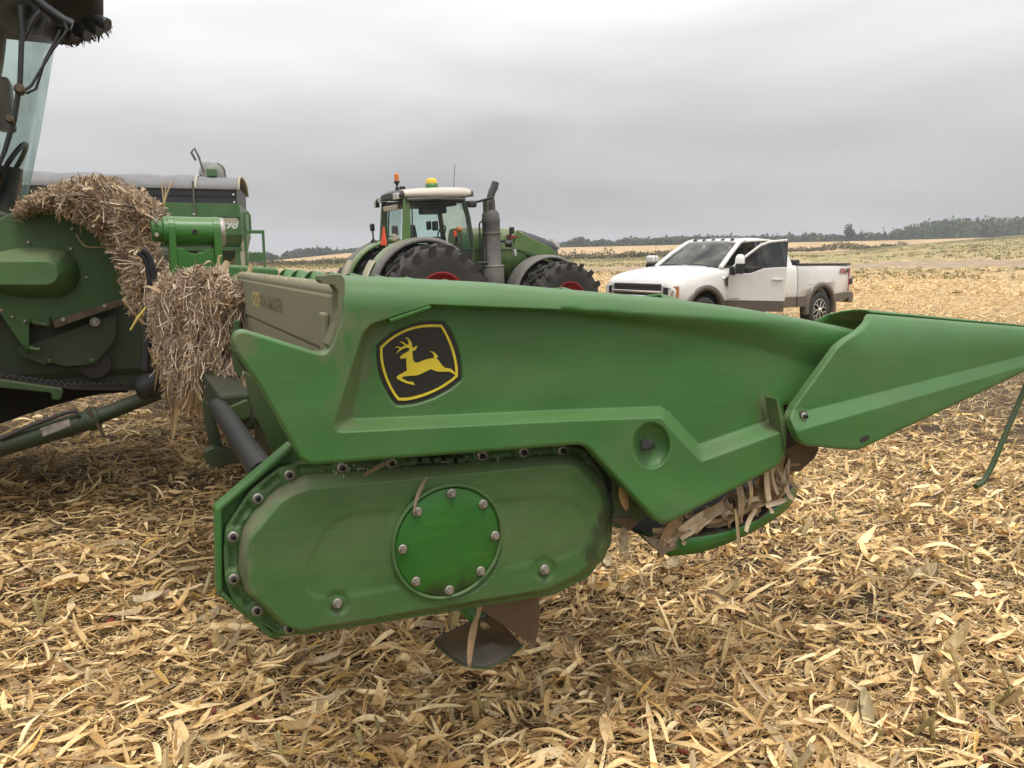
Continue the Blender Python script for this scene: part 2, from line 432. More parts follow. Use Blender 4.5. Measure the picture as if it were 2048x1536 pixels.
# ------------------------------------------------------------------ terrain
def vnoise(x, y, s, seed=0):
    x = np.asarray(x, float) / s; y = np.asarray(y, float) / s
    xi, yi = np.floor(x).astype(np.int64), np.floor(y).astype(np.int64)
    fx, fy = smooth01(x - xi), smooth01(y - yi)
    def hsh(a, b):
        q = (a * 374761393 + b * 668265263 + seed * 1442695041) & 0x7fffffff
        q = ((q ^ (q >> 13)) * 1274126177) & 0x7fffffff
        return ((q ^ (q >> 16)) & 0xffff) / 65535.0
    return (hsh(xi, yi) * (1 - fx) + hsh(xi + 1, yi) * fx) * (1 - fy) + (hsh(xi, yi + 1) * (1 - fx) + hsh(xi + 1, yi + 1) * fx) * fy
_ax = np.array([-300, 200, 530, 694, 1120, 1650, 2048, 2500.])
_aa = np.arctan((_ax - CX) / F_PX)
_E100 = np.array([-19, -19, -20, -20, -17, -8, 6, 10.])
_E180 = np.array([-15, -15, -16, -13, -4, 10, 46, 60.])
_E350 = np.array([-10, -10, -8, 8, 19, 30, 41, 52.])
def ground_z(x, y, fine=True):
    x = np.asarray(x, float); y = np.asarray(y, float)
    r = np.hypot(x, y); a = np.clip(np.arctan2(x, y), _aa[0], _aa[-1]); c = np.cos(a)
    z100 = EYE + np.interp(a, _aa, _E100) * 100 * c / F_PX
    z180 = EYE + np.interp(a, _aa, _E180) * 180 * c / F_PX
    z350 = EYE + np.interp(a, _aa, _E350) * 350 * c / F_PX
    z = np.where(r < 55, 0,
        np.where(r < 100, z100 * smooth01((r - 55) / 45 * .5) * 2,
        np.where(r < 180, z100 + (z180 - z100) * (r - 100) / 80,
        np.where(r < 350, z180 + (z350 - z180) * smooth01((r - 180) / 170),
                 z350 - 2.5 * smooth01((r - 350) / 150)))))
    z = np.where((a > _aa[5]) & (r > 180) & (r < 350), z - 2.2 * np.sin(np.clip((r - 180) / 170, 0, 1) * math.pi) * smooth01((a - _aa[5]) / .1), z)
    z = z - 0.24 * np.exp(-((x + 1.5) ** 2 + (y - 21) ** 2) / 30.0)
    if fine:
        k = np.clip(1 - r / 60, 0, 1)
        z = z + k * ((vnoise(x, y, .9, 1) - .5) * .07 + (vnoise(x, y, .3, 2) - .5) * .045)
    return z
def polar_grid():
    az = np.concatenate([np.linspace(-180, -48, 34)[:-1], np.linspace(-48, 48, 330), np.linspace(48, 180, 34)[1:-1]])
    az = R(1) * az
    rr = np.concatenate([[0.0], np.geomspace(.6, 4, 26), np.geomspace(4, 60, 130)[1:], np.geomspace(60, 520, 130)[1:], np.geomspace(520, 1500, 8)[1:]])
    A, Q = np.meshgrid(az, rr, indexing='ij')
    x, y = Q * np.sin(A), Q * np.cos(A)
    V = np.stack([x, y, ground_z(x, y)], -1)
    na, nr = A.shape
    I = np.arange(na * nr).reshape(na, nr); J = np.roll(I, -1, 0)
    fc = np.stack([I[:, :-1], I[:, 1:], J[:, 1:], J[:, :-1]], -1).reshape(-1, 4)
    return V.reshape(-1, 3), fc
def ground_colour(x, y):
    r = np.hypot(x, y); a = np.arctan2(x, y)
    j = r * (1 + .10 * (vnoise(a * 300, r / 6, 9, 5) - .5) + .14 * (vnoise(a * 300, r / 10, 40, 6) - .5))
    n1 = vnoise(a * 900, np.log(np.maximum(r, 1)) * 260, 3.0, 8)[:, None]; n2 = vnoise(a * 900, np.log(np.maximum(r, 1)) * 160, 9.0, 9)[:, None]
    soil = np.array([.075, .052, .032]); stub = np.array([.50, .36, .185]); dirt = np.array([.33, .245, .165])
    green = np.array([.27, .235, .105]); dull = np.array([.29, .23, .115]); tan = np.array([.46, .32, .17]); weed = np.array([.17, .15, .07])
    c = np.where(j[:, None] < 40, soil + (stub - soil) * smooth01((j[:, None] - 9) / 22) * (.45 + .75 * n1), stub * (.62 + .62 * n1))
    mixg = smooth01((j - 66) / 10)[:, None] * smooth01((n2 - .35) / .3)
    c = c * (1 - mixg) + (dull * (.7 + .6 * n1)) * mixg
    k = (smooth01((j - 80) / 4) * (1 - smooth01((j - 90) / 4)))[:, None]; c = c * (1 - k) + dirt * (.8 + .4 * n1) * k
    k = smooth01((j - 92) / 8)[:, None]; c = c * (1 - k) + (green * (1 - n2 * .55) + stub * n2 * .55) * (.65 + .7 * n1) * k
    k = smooth01((j - 158) / 10)[:, None]; c = c * (1 - k) + weed * (.7 + .6 * n2) * k
    far = j > 185; hill = smooth01((a - _aa[5] - .02) / .05) * (j < 240)
    k = (smooth01((j - 184) / 8))[:, None]; tt = tan * (.88 + .24 * n2) * (1 - hill[:, None]) + (stub * (.75 + .4 * n1)) * hill[:, None]
    c = c * (1 - k) + tt * k
    return c
V_, f_ = polar_grid()
M['ground'] = material('field soil and stubble', (.3, .2, .1), 0.9, var=0.14, scale=9, attr='tint', spec=0.15, bump=0.5, bscale=30)
g_ = np_mesh('ground', V_, [f_], M['ground'], col=ground_colour(V_[:, 0], V_[:, 1]), smooth=True)
tag(g_, 'harvested corn field rolling away to low hills', None, None, 'structure')

# ------------------------------------------------------------------ corn residue
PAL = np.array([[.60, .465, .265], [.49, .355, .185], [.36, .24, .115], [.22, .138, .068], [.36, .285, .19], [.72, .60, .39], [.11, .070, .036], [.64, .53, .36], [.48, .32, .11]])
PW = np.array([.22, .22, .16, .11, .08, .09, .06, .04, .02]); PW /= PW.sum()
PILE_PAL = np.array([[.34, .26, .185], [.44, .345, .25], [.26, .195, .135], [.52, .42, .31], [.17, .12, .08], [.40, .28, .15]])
def strips(c, t, nrm, ln, wd, bend, twist, S=4, fold=.25, taper=1.0, pal=PAL, pw=PW, shade=1.0):
    """many bent, tapered, V-folded ribbons; c,t,nrm (n,3)"""
    n = len(c)
    t = t / (np.linalg.norm(t, axis=1)[:, None] + 1e-9)
    nrm = nrm - t * (nrm * t).sum(1)[:, None]; nrm /= np.linalg.norm(nrm, axis=1)[:, None] + 1e-9
    sd = np.cross(t, nrm)
    xs = np.linspace(-.5, .5, S + 1)
    k = 3 if fold else 2
    V = np.zeros((n, S + 1, k, 3), np.float32)
    for i, x in enumerate(xs):
        ctr = c + t * (x * ln)[:, None] + nrm * (bend * (x * x - .08) * 4 * ln * .25)[:, None]
        w = wd * .5 * np.maximum(.04, (1 - taper * np.abs(2 * x) ** 2.2 * np.where(x > 0, 1.0, .55)))
        ang = twist * x
        s2 = sd * np.cos(ang)[:, None] + nrm * np.sin(ang)[:, None]
        n2 = nrm * np.cos(ang)[:, None] - sd * np.sin(ang)[:, None]
        if k == 3:
            V[:, i, 0] = ctr + s2 * w[:, None]; V[:, i, 1] = ctr - n2 * (w * fold * 2)[:, None]; V[:, i, 2] = ctr - s2 * w[:, None]
        else:
            V[:, i, 0] = ctr + s2 * w[:, None]; V[:, i, 1] = ctr - s2 * w[:, None]
    idx = np.arange((S + 1) * k).reshape(S + 1, k)
    q = np.stack([idx[:-1, :-1], idx[1:, :-1], idx[1:, 1:], idx[:-1, 1:]], -1).reshape(-1, 4)
    Fc = (q[None] + (np.arange(n) * (S + 1) * k)[:, None, None]).reshape(-1, 4)
    col = pal[rng.choice(len(pal), n, p=pw)] * rng.uniform(.78, 1.18, (n, 1)) * shade
    colv = np.repeat(col[:, None], (S + 1) * k, 1)
    if S >= 3:                                                  # drier, darker end on some pieces
        e = rng.uniform(.75, 1.1, (n, 1, 1)); ramp = np.repeat(np.linspace(0, 1, S + 1), k)[None, :, None]
        colv = colv * (1 + (e - 1) * ramp)
    return V.reshape(-1, 3), Fc, colv.reshape(-1, 3)
def gather(parts):
    Vs, Fs, Cs, o = [], [], [], 0
    for v, f, c in parts:
        Vs.append(v); Fs.append(f + o); Cs.append(c); o += len(v)
    return np.concatenate(Vs), Fs, np.concatenate(Cs)
def scatter(n, r0, r1, amax=44.0, p=1.0):
    """places on the field in front of the camera; p shapes the fall-off with distance"""
    q = rng.uniform(0, 1, n)
    r = (r0 ** (2 - p) + q * (r1 ** (2 - p) - r0 ** (2 - p))) ** (1 / (2 - p))
    a = R(1) * rng.uniform(-amax, amax, n)
    return r * np.sin(a), r * np.cos(a)
def lay(n, r0, r1, p, l0, l1, w0, w1, lift, tilt, bend, twist, S, fold, taper=1.0, amax=54.0, pal=PAL, pw=PW, row=True, shade=1.0):
    x, y = scatter(n, r0, r1, amax, p)
    kp = vnoise(x, y, .55, 41) * .55 + vnoise(x, y, .17, 42) * .45 + rng.uniform(-.16, .16, n) > (.25 if r1 < 20 else .24)   # thin spots where the soil shows
    x, y = x[kp], y[kp]; n = len(x)
    th = rng.uniform(0, 2 * math.pi, n)
    if row:                                                     # straw tends to lie along the direction of travel
        k = rng.uniform(0, 1, n) < .35; th = np.where(k, HYAW + rng.normal(0, .45, n), th)
    el = rng.normal(0, tilt, n)
    t = np.stack([np.cos(th) * np.cos(el), np.sin(th) * np.cos(el), np.sin(el)], 1)
    nr = np.stack([rng.normal(0, .35, n), rng.normal(0, .35, n), np.ones(n)], 1)
    ln = l0 + (l1 - l0) * rng.uniform(0, 1, n) ** 1.7; wd = w0 + (w1 - w0) * rng.uniform(0, 1, n) ** 1.4
    z = ground_z(x, y) + rng.uniform(0, lift, n) + np.abs(np.sin(el)) * ln * .38
    shade = shade * 1.28 * np.array([1.0, .945, .81])
    return strips(np.stack([x, y, z], 1), t, nr, ln, wd, rng.normal(0, bend, n), rng.normal(0, twist, n), S, fold, taper, pal, pw, shade)
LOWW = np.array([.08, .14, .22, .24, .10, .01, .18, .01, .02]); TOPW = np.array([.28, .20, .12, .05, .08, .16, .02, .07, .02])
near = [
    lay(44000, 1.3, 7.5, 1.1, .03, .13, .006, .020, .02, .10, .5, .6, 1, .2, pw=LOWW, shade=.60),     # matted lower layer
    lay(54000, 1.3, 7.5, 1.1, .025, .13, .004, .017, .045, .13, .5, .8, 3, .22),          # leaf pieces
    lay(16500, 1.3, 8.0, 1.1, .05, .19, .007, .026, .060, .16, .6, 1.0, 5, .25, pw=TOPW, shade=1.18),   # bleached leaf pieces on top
    lay(2300, 1.3, 8.5, 1.1, .14, .34, .008, .028, .06, .22, 1.1, 1.6, 7, .25, pw=TOPW, shade=1.15),   # long leaves
    lay(70000, 1.3, 7.5, 1.1, .02, .10, .002, .0055, .045, .24, .3, .3, 1, 0, .5),
    lay(33000, 1.3, 7.5, 1.1, .02, .09, .002, .006, .055, .24, .3, .3, 1, 0, .5, pw=TOPW, shade=1.3),         # splinters
    lay(66000, 1.3, 6.0, 1.2, .006, .028, .003, .010, .040, .35, .2, .3, 1, 0, .6),        # crumbs
    lay(1500, 1.4, 9.0, 1.1, .07, .17, .022, .046, .050, .24, 1.3, .7, 6, .42, pw=TOPW, shade=1.15),
    lay(4600, 1.3, 9.0, 1.1, .08, .24, .018, .044, .055, .12, .7, .6, 6, .14, .8, pw=TOPW, shade=1.12),   # broad flat husk leaves
    lay(1050, 1.5, 12.0, 1.1, .12, .42, .012, .022, .05, .10, .1, .1, 3, .55, .1, pw=TOPW, shade=1.0),       # stalk lengths   # husks
    lay(40000, 6.5, 16., 1.0, .05, .20, .008, .024, .06, .20, .5, .8, 1, .22),
    lay(55000, 6.5, 18., 1.0, .04, .16, .005, .012, .05, .28, .3, .3, 1, 0, .5),
    lay(85000, 14., 42., 1.0, .08, .30, .014, .042, .08, .25, .6, .6, 1, 0, .5, 40.0, shade=1.12),
    lay(34000, 38., 80., 1.0, .14, .42, .04, .11, .12, .30, .5, .5, 1, 0, .5, 40.0, shade=1.1),
]
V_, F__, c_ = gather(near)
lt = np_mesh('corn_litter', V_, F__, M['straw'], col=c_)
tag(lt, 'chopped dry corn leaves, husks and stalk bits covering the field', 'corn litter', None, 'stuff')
# cut stalk stubs and cob pieces
def stubs(n, r0, r1):
    parts = []
    x, y = scatter(n, r0, r1, 40.0, 1.0)
    row = .762; uu = x * UV[0] + y * UV[1]; ll = x * LV[0] + y * LV[1]
    ll = np.round(ll / row) * row + rng.normal(0, .05, n); x = uu * UV[0] + ll * LV[0]; y = uu * UV[1] + ll * LV[1]
    z = ground_z(x, y); lean = rng.normal(0, .35, (n, 2)); h = rng.uniform(.05, .14, n); rad = rng.uniform(.007, .0125, n)
    k = 7; an = np.arange(k) * 2 * math.pi / k
    V = np.zeros((n, 2 * k + 1, 3))
    for j in range(k):
        V[:, j] = np.stack([x + rad * np.cos(an[j]), y + rad * np.sin(an[j]), z - .02], 1)
        V[:, k + j] = np.stack([x + lean[:, 0] * h + rad * .92 * np.cos(an[j]), y + lean[:, 1] * h + rad * .92 * np.sin(an[j]), z + h + rad * rng.uniform(-1.2, 1.2, n)], 1)
    V[:, 2 * k] = V[:, k:2 * k].mean(1) - np.array([0, 0, .006])
    q = np.array([(j, (j + 1) % k, k + (j + 1) % k, k + j) for j in range(k)]); tr = np.array([(k + j, k + (j + 1) % k, 2 * k) for j in range(k)])
    o = (np.arange(n) * (2 * k + 1))[:, None, None]
    col = np.array([[.46, .36, .16], [.42, .31, .14], [.40, .33, .15], [.52, .41, .23]])[rng.integers(0, 4, n)] * rng.uniform(.85, 1.35, (n, 1))
    cv = np.repeat(col[:, None], 2 * k + 1, 1); cv[:, 2 * k] *= 1.35
    return V.reshape(-1, 3), [(q[None] + o).reshape(-1, 4), (tr[None] + o).reshape(-1, 3)], cv.reshape(-1, 3)
v, f, c = stubs(1500, 1.9, 22.)
st = np_mesh('corn_stubble', v, f, M['straw'], col=c, smooth=False)
tag(st, 'short cut corn stalk stubs standing in rows', 'stubble', None, 'stuff')
def cobs(n):
    x, y = scatter(n, 1.9, 9.0, 40.0, 1.1); z = ground_z(x, y) + rng.uniform(.02, .05, n)
    th = rng.uniform(0, 6.28, n); k, m = 8, 4
    V = np.zeros((n, m, k, 3)); ln = rng.uniform(.008, .022, n); rad = rng.uniform(.006, .010, n)
    for i, (s, rr) in enumerate(((-1, .6), (-.8, 1), (.8, .95), (1, .5))):
        for j in range(k):
            a = j * 2 * math.pi / k; q = rr * rad * rng.uniform(.8, 1.15, n)
            V[:, i, j] = np.stack([x + np.cos(th) * s * ln - np.sin(th) * np.cos(a) * q, y + np.sin(th) * s * ln + np.cos(th) * np.cos(a) * q, z + np.sin(a) * q + s * ln * .2], 1)
    I = np.arange(m * k).reshape(m, k); q = np.stack([I[:-1], np.roll(I, -1, 1)[:-1], np.roll(I, -1, 1)[1:], I[1:]], -1).reshape(-1, 4)
    cap = np.stack([I[0][::-1], I[-1]])
    o = (np.arange(n) * m * k)[:, None, None]
    col = np.array([[.30, .065, .04], [.24, .05, .035], [.38, .15, .10], [.32, .11, .07]])[rng.integers(0, 4, n)] * rng.uniform(.7, 1.1, (n, 1))
    return V.reshape(-1, 3), [(q[None] + o).reshape(-1, 4), (cap[None] + o).reshape(-1, k)], np.repeat(col, m * k, 0)
v, f, c = cobs(190)
cb = np_mesh('cob_fragments', v, f, M['straw'], col=c)
tag(cb, 'red broken corn cob fragments among the straw', 'cob fragments', None, 'stuff')

# ------------------------------------------------------------------ far trees, weeds, poles
def clumps(cen, rad, n, size, cols, jitter=.3, squash=(1, 1, 1)):
    """n leaf sprays through each ellipsoid crown; cen (m,3), rad (m,3)"""
    m = len(cen)
    d = rng.normal(size=(m, n, 3)); d /= np.linalg.norm(d, axis=2)[..., None]
    rr = rng.uniform(.45, 1.0, (m, n, 1)) ** .6
    P = cen[:, None] + d * rr * rad[:, None] * (1 + rng.normal(0, .10, (m, n, 1)))
    P = P.reshape(-1, 3); k = len(P)
    a = rng.normal(size=(k, 3)); a /= np.linalg.norm(a, axis=1)[:, None]; b = np.cross(a, rng.normal(size=(k, 3))); b /= np.linalg.norm(b, axis=1)[:, None] + 1e-9
    s = (size if np.isscalar(size) else np.repeat(size, n)) * rng.uniform(.5, 1.3, k)
    a *= s[:, None]; b *= (s * rng.uniform(.5, .9, k))[:, None]
    V = np.stack([P - a * .5 - b * .3, P + b * .6 - a * .1, P + a * .6 + b * .1, P - b * .5 + a * .1], 1).reshape(-1, 3)
    F_ = np.arange(k * 4).reshape(-1, 4)
    col = np.repeat(cols, n, 0) * rng.uniform(.7, 1.25, (k, 1))
    return V, F_, np.repeat(col, 4, 0)
M['leaf'] = material('distant foliage', (.05, .07, .03), 0.8, var=0.0, attr='tint', spec=0.1, trans=0.2)
M['bark'] = material('bark', (.07, .055, .04), 0.9, var=0.2, scale=3)
prof = np.array([(-250, 500), (0, 498), (300, 502), (520, 506), (533, 505), (546, 508), (560, 514), (573, 502), (600, 498), (640, 493), (652, 494), (664, 502), (672, 498), (690, 499), (720, 497), (900, 490), (1100, 480),
    (1118, 485), (1164, 474), (1182, 481), (1209, 480), (1260, 476), (1330, 474), (1400, 471), (1480, 471), (1560, 470), (1620, 466), (1648, 469), (1690, 470), (1730, 465), (1773, 466), (1796, 459), (1810, 456), (1824, 449),
    (1859, 443), (1902, 437), (1937, 436), (1980, 436), (2013, 437), (2048, 432), (2150, 428), (2400, 425)], float)
cen, rad, cols = [], [], []
GREENS = 1.25 * np.array([[.040, .058, .026], [.052, .072, .030], [.066, .082, .034], [.048, .060, .035], [.085, .090, .040], [.034, .048, .024]])
for rowi, (dep, dy) in enumerate(((440, 2.5), (475, 0.5), (515, 0.0))):
    x = -240.0
    while x < 2390:
        right = x > 1790
        w = rng.uniform(5, 11) if not right else rng.uniform(8, 16)
        y = np.interp(x, prof[:, 0], prof[:, 1]) + rng.uniform(-1.5, 3.5) + dy * (2 if right else 1)
        if 555 < x < 566 and rowi == 0: x += w; continue
        d = ray(x, y); t = dep * rng.uniform(.97, 1.03) / d[1]
        top = EYEV + d * t
        mp_ = t / F_PX; gz = float(ground_z(top[0], top[1], False)); base = gz - 1
        hh = max(top[2] - base, 3.0)
        rx = w * mp_ * rng.uniform(.75, 1.1)
        cen.append((top[0], top[1], base + hh * .56)); rad.append((rx, rx * 1.1, hh * .46)); cols.append(GREENS[rng.integers(0, 6)] * (1.15 if right else 1.0))
        x += w * (1.0 if rowi else .9)
cen, rad, cols = np.array(cen), np.array(rad), np.array(cols)
v, f, c = clumps(cen, rad, 100, rad[:, 0] * .5 + .65, cols)
wd_ = np_mesh('treeline', v, [f], M['leaf'], col=c)
tag(wd_, 'far dark green woods along the horizon', 'woods', None, 'stuff')
def far_tree(px, ytop, ybase, wpx, dep, label, n=420, name='field_tree'):
    d = ray(px, ybase); t = dep / d[1]; top = EYEV + ray(px, ytop) * (dep / ray(px, ytop)[1]); mp_ = t / F_PX
    gz = float(ground_z(top[0], top[1], False)); h = top[2] - gz
    e = empty(name, (top[0], top[1], gz), 0, label, 'tree')
    mb = MB(); mb.tube([(0, 0, -.5), (.1, 0, h * .35), (0, .1, h * .7)], [h * .045, h * .03, h * .01], 8)
    for q in range(4):
        a = q * 1.6; mb.tube([(0, 0, h * (.3 + .08 * q)), (math.cos(a) * h * .2, math.sin(a) * h * .2, h * (.5 + .08 * q))], [h * .018, h * .006], 6)
    mb.build('trunk', M['bark'], e)
    k = 9; cc, rr_ = [], []
    for q in range(k):
        fz = rng.uniform(.22, .86); ww = wpx * mp_ * .5
        cc.append((rng.normal(0, ww * .38), rng.normal(0, ww * .38), h * fz)); s = rng.uniform(.38, .62) * ww; rr_.append((s, s, s * rng.uniform(.8, 1.1)))
    cc.append((0, 0, h * .87)); rr_.append((wpx * mp_ * .24,) * 2 + (h * .13,))
    v, f, c = clumps(np.array(cc), np.array(rr_), n // 6, wpx * mp_ * .09, np.tile(GREENS[5], (len(cc), 1)) * rng.uniform(.85, 1.2, (len(cc), 1)))
    np_mesh('crown', v, [f], M['leaf'], e, col=c)
far_tree(1698, 447, 478, 30, 400, 'tall round dark tree standing above the far treeline behind the pickup bed', 900)
far_tree(1724, 459, 477, 13, 402, 'small tree just beside the tall round tree on the horizon', 400)
far_tree(1804, 463, 476, 14, 385, 'low dark rounded tree at the near corner of the hill woods', 400)
far_tree(540, 507, 521, 16, 380, 'lone small tree right beside the grain cart ladder on the horizon', 400)
# weedy fence row
cen, rad, cols = [], [], []
for x in np.arange(-150, 1960, 3.2):
    dep = 178 + rng.normal(0, 4) + (25 if x > 1500 else 0)
    d = ray(x, 515); X = d[0] * dep / d[1]; gz = float(ground_z(X, dep, False))
    hgt = rng.uniform(.5, 1.2) * (.7 + .9 * float(vnoise(x, 0., 60., 31))) * (1 + .9 * (rng.uniform() < .06)) * (1.3 if x > 1250 else 1.0)
    w = rng.uniform(.6, 1.3)
    cen.append((X, dep, gz + hgt * .5)); rad.append((w, w, hgt * .55))
    cols.append(np.array([[.12, .12, .05], [.17, .145, .075], [.20, .155, .09], [.10, .11, .045]][rng.integers(0, 4)]))
cen, rad, cols = np.array(cen), np.array(rad), np.array(cols)
v, f, c = clumps(cen, rad, 48, .38, cols)
wb = np_mesh('weeds', v, [f], M['leaf'], col=c)
tag(wb, 'brown green weeds and brush along the field edge', 'weeds', None, 'stuff')
# low green weeds through the middle distance
n = 9000; x, y = scatter(n, 62, 165, 36.0, .6)
ok = (vnoise(x, y, 14, 21) + .5 * vnoise(x, y, 5, 22) + rng.uniform(-.25, .25, n) > .72) & ~((np.hypot(x, y) > 80) & (np.hypot(x, y) < 92)); x, y = x[ok], y[ok]
cen = np.stack([x, y, ground_z(x, y, False) + .06], 1); rad = np.tile([.45, .45, .13], (len(x), 1))
v, f, c = clumps(cen, rad, 6, .20, np.array([[.19, .185, .075], [.26, .225, .10], [.34, .26, .13]])[rng.integers(0, 3, len(x))])
gw = np_mesh('grass', v, [f], M['leaf'], col=c); tag(gw, 'low green weeds growing in the middle of the field', 'grass', None, 'stuff')
for px, yt, yb, dep, lab in ((1766, 454, 474, 330, 'thin utility pole between the tall round tree and the hill woods'), (2036, 444, 470, 215, 'wooden utility pole on the hillside near the frame edge')):
    b = EYEV + ray(px, yb) * (dep / ray(px, yb)[1]); tp = EYEV + ray(px, yt) * (dep / ray(px, yt)[1])
    gz = float(ground_z(b[0], b[1], False)); e = empty('utility_pole', (b[0], b[1], gz), 0, lab, 'pole')
    h = tp[2] - gz
    MB().tube([(0, 0, -.5), (0, 0, h)], [.14, .10], 8).build('post', M['bark'], e)
    MB().box((0, 0, h * .93), (1.6, .1, .12)).build('crossarm', M['bark'], e)
# ------------------------------------------------------------------ corn head
HEADLOC = tuple(LV * D0)
head = empty('corn_header', HEADLOC, HYAW, 'long green corn harvesting header with leaping deer emblem on its end shield', 'corn header')
SH = rpoly([(681, 556), (800, 561), (1000, 571), (1160, 585), (1340, 600), (1500, 620), (1620, 641), (1690, 655), (1722, 664), (1712, 690), (1640, 770), (1585, 815), (1566, 806), (1573, 865),
    (1571, 904), (1558, 931), (1341, 1044), (1318, 1047), (1304, 1034), (1177, 897), (1160, 889), (620, 930), (600, 918), (581, 882), (519, 773), (471, 705), (463, 681), (471, 664), (487, 659), (632, 704), (650, 705), (661, 692), (679, 643), (684, 622)], 11, 3)
REC_O = np.array([(862, 609), (741, 648), (724, 667), (666, 850), (675, 866), (1120, 843), (1321, 836), (1402, 925), (1562, 866), (1640, 830), (1790, 700), (1790, 650), (1500, 640), (1300, 630), (1120, 619)], float)
REC_I = np.array([(864, 618), (752, 655), (736, 676), (704, 838), (1120, 820), (1321, 813), (1340, 826), (1398, 888), (1552, 834), (1640, 800), (1640, 740), (1500, 690), (1300, 656), (1120, 626)], float)
TOPL = np.array([(640, 552), (681, 556), (800, 561), (1000, 571), (1160, 585), (1340, 600), (1500, 620), (1620, 641), (1722, 664)], float)
DIM = np.array([1302.0, 891.0])
REC_D = .055
def shield_h(P):
    ino, ini = inside(P, REC_O), inside(P, REC_I)
    do, di = seg_dist(P, REC_O), seg_dist(P, REC_I)
    t = np.where(ini, 1.0, do / (do + di + 1e-6))
    h = np.where(ino, -REC_D * (.35 * smooth01(t) + .65 * t), 0.0)
    dt = seg_dist(P, TOPL, False)                                     # rolled top rail
    w = np.interp(P[:, 0], [640, 700, 1100, 1500, 1720], [60, 60, 58, 70, 90])
    q = np.clip(1 - dt / w, 0, 1); h = h - .060 * (1 - np.sqrt(np.clip(1 - q ** 2, 0, 1)))
    # front of the hood bends inwards towards the snout
    h = h - .05 * smooth01((P[:, 0] - 1480) / 240) * smooth01((840 - P[:, 1]) / 120)
    e = np.sqrt(((P[:, 0] - DIM[0]) / 38) ** 2 + ((P[:, 1] - DIM[1]) / 47) ** 2)
    h = h - .034 * np.clip(1 - e ** 2, 0, 1) ** .7
    # shallow seat of the emblem
    es = inside(P, EMB_SEAT); h = h - np.where(es, .006 * smooth01(seg_dist(P, EMB_SEAT) / 3.0), 0)
    # soft swelling of the lower lobe
    h = h + .012 * smooth01((P[:, 1] - 930) / 110)
    return h
def zz(pts, ox=720, oy=620, s=7.68): return np.array([(ox + a / s, oy + b / s) for a, b in pts])
EMB_SEAT = zz([(240, 530), (500, 310), (800, 190), (1050, 150), (1295, 160), (1400, 300), (1500, 520), (1560, 760), (1580, 960), (1575, 1085), (1400, 1230), (1150, 1370), (850, 1465), (650, 1490), (550, 1490), (450, 1380), (330, 1150), (260, 930), (232, 720)])
th_ = np.linspace(0, 2 * math.pi, 28, endpoint=False)
th2_ = np.linspace(0, 2 * math.pi, 60, endpoint=False)
dim_ring = np.stack([DIM[0] + 38 * np.cos(th2_), DIM[1] + 47 * np.sin(th2_)], 1)
def shield_at(pts, lift=.002):
    """points on the shield surface, a little proud"""
    P = np.asarray(pts, float); return hl(P[:, 0], P[:, 1], -(shield_h(P) + lift))
shield = relief('end_shield', SH, shield_h, M['green'], head, 0.0, [(REC_O[[14, 0, 1, 2, 3, 4, 5, 6, 7, 8]], False), (REC_I[[13, 0, 1, 2, 3, 4, 5, 6, 7, 8]], False), (EMB_SEAT, True), (dim_ring, True)], 6.0, 6, .010, .03)
# rolled rail continuing inboard over the hood
mb = MB(); tl = resample(np.vstack([TOPL[1:], TOPL[1:][::-1]]), 40)[: 28]
tl = np.array([np.interp(np.linspace(681, 1722, 40), TOPL[:, 0], TOPL[:, 0]), np.interp(np.linspace(681, 1722, 40), TOPL[:, 0], TOPL[:, 1])]).T
base = hl(tl[:, 0], tl[:, 1], -(shield_h(tl) - .010))
wid = np.interp(tl[:, 0], [681, 1300, 1722], [.30, .30, .16])
def row(dl, dz): return [tuple(b + np.array([0, dl_, dz_])) for b, dl_, dz_ in zip(base, dl, dz)]
o = np.ones(40)
rows = [row(0 * o, 0 * o), row(.02 * o, .003 * o), row(wid * .3, .006 * o), row(wid * .7, .004 * o), row(wid * .92, -.02 * o), row(wid, -.06 * o), row(wid + .01, -.30 * o)]
mb.loft(rows, closed=False, caps=False); mb.build('hood_top', M['green'], head)
# rear hook of the rail
hk = [(641, 552), (660, 549), (683, 549), (690, 560), (690, 660), (662, 697), (655, 690), (672, 645), (677, 622), (676, 583), (668, 570), (646, 567), (640, 561)]
plate('rail_hook', hk, .004, .05, M['edge'], head, .006)
# emblem
def flat_on(name, pts, mat, parent, lift, th=.0015):
    P = np.array(pts, float); V = hl(P[:, 0], P[:, 1], REC_D + .006 - lift)
    return MB().prism(V, (0, th, 0)).build(name, mat, parent)
EMB_PLATE = zz([(258, 545), (380, 435), (520, 335), (660, 268), (800, 215), (925, 186), (1050, 172), (1170, 170), (1290, 175), (1345, 240), (1395, 320), (1440, 415), (1482, 525), (1512, 640), (1535, 760), (1548, 860), (1556, 960), (1550, 1062), (1470, 1130), (1380, 1195), (1260, 1265), (1130, 1330), (990, 1382), (850, 1420), (760, 1433), (680, 1440), (565, 1440), (515, 1385), (465, 1320), (410, 1225), (358, 1130), (318, 1030), (288, 920), (270, 810), (260, 700)])
flat_on('emblem_plate', EMB_PLATE, M['emblem'], shield, .003)
BO = zz([(308, 570), (378, 500), (450, 440), (545, 375), (650, 320), (745, 280), (850, 250), (950, 230), (1050, 221), (1155, 220), (1260, 228), (1308, 305), (1350, 388), (1390, 470), (1422, 552), (1450, 635), (1472, 720), (1488, 800), (1500, 880), (1504, 950), (1503, 1022), (1440, 1076), (1378, 1122), (1290, 1180), (1200, 1230), (1090, 1282), (980, 1325), (890, 1354), (800, 1376), (740, 1386), (690, 1392), (585, 1390), (530, 1320), (480, 1240), (430, 1145), (390, 1050), (356, 950), (330, 850), (316, 770), (310, 700)])
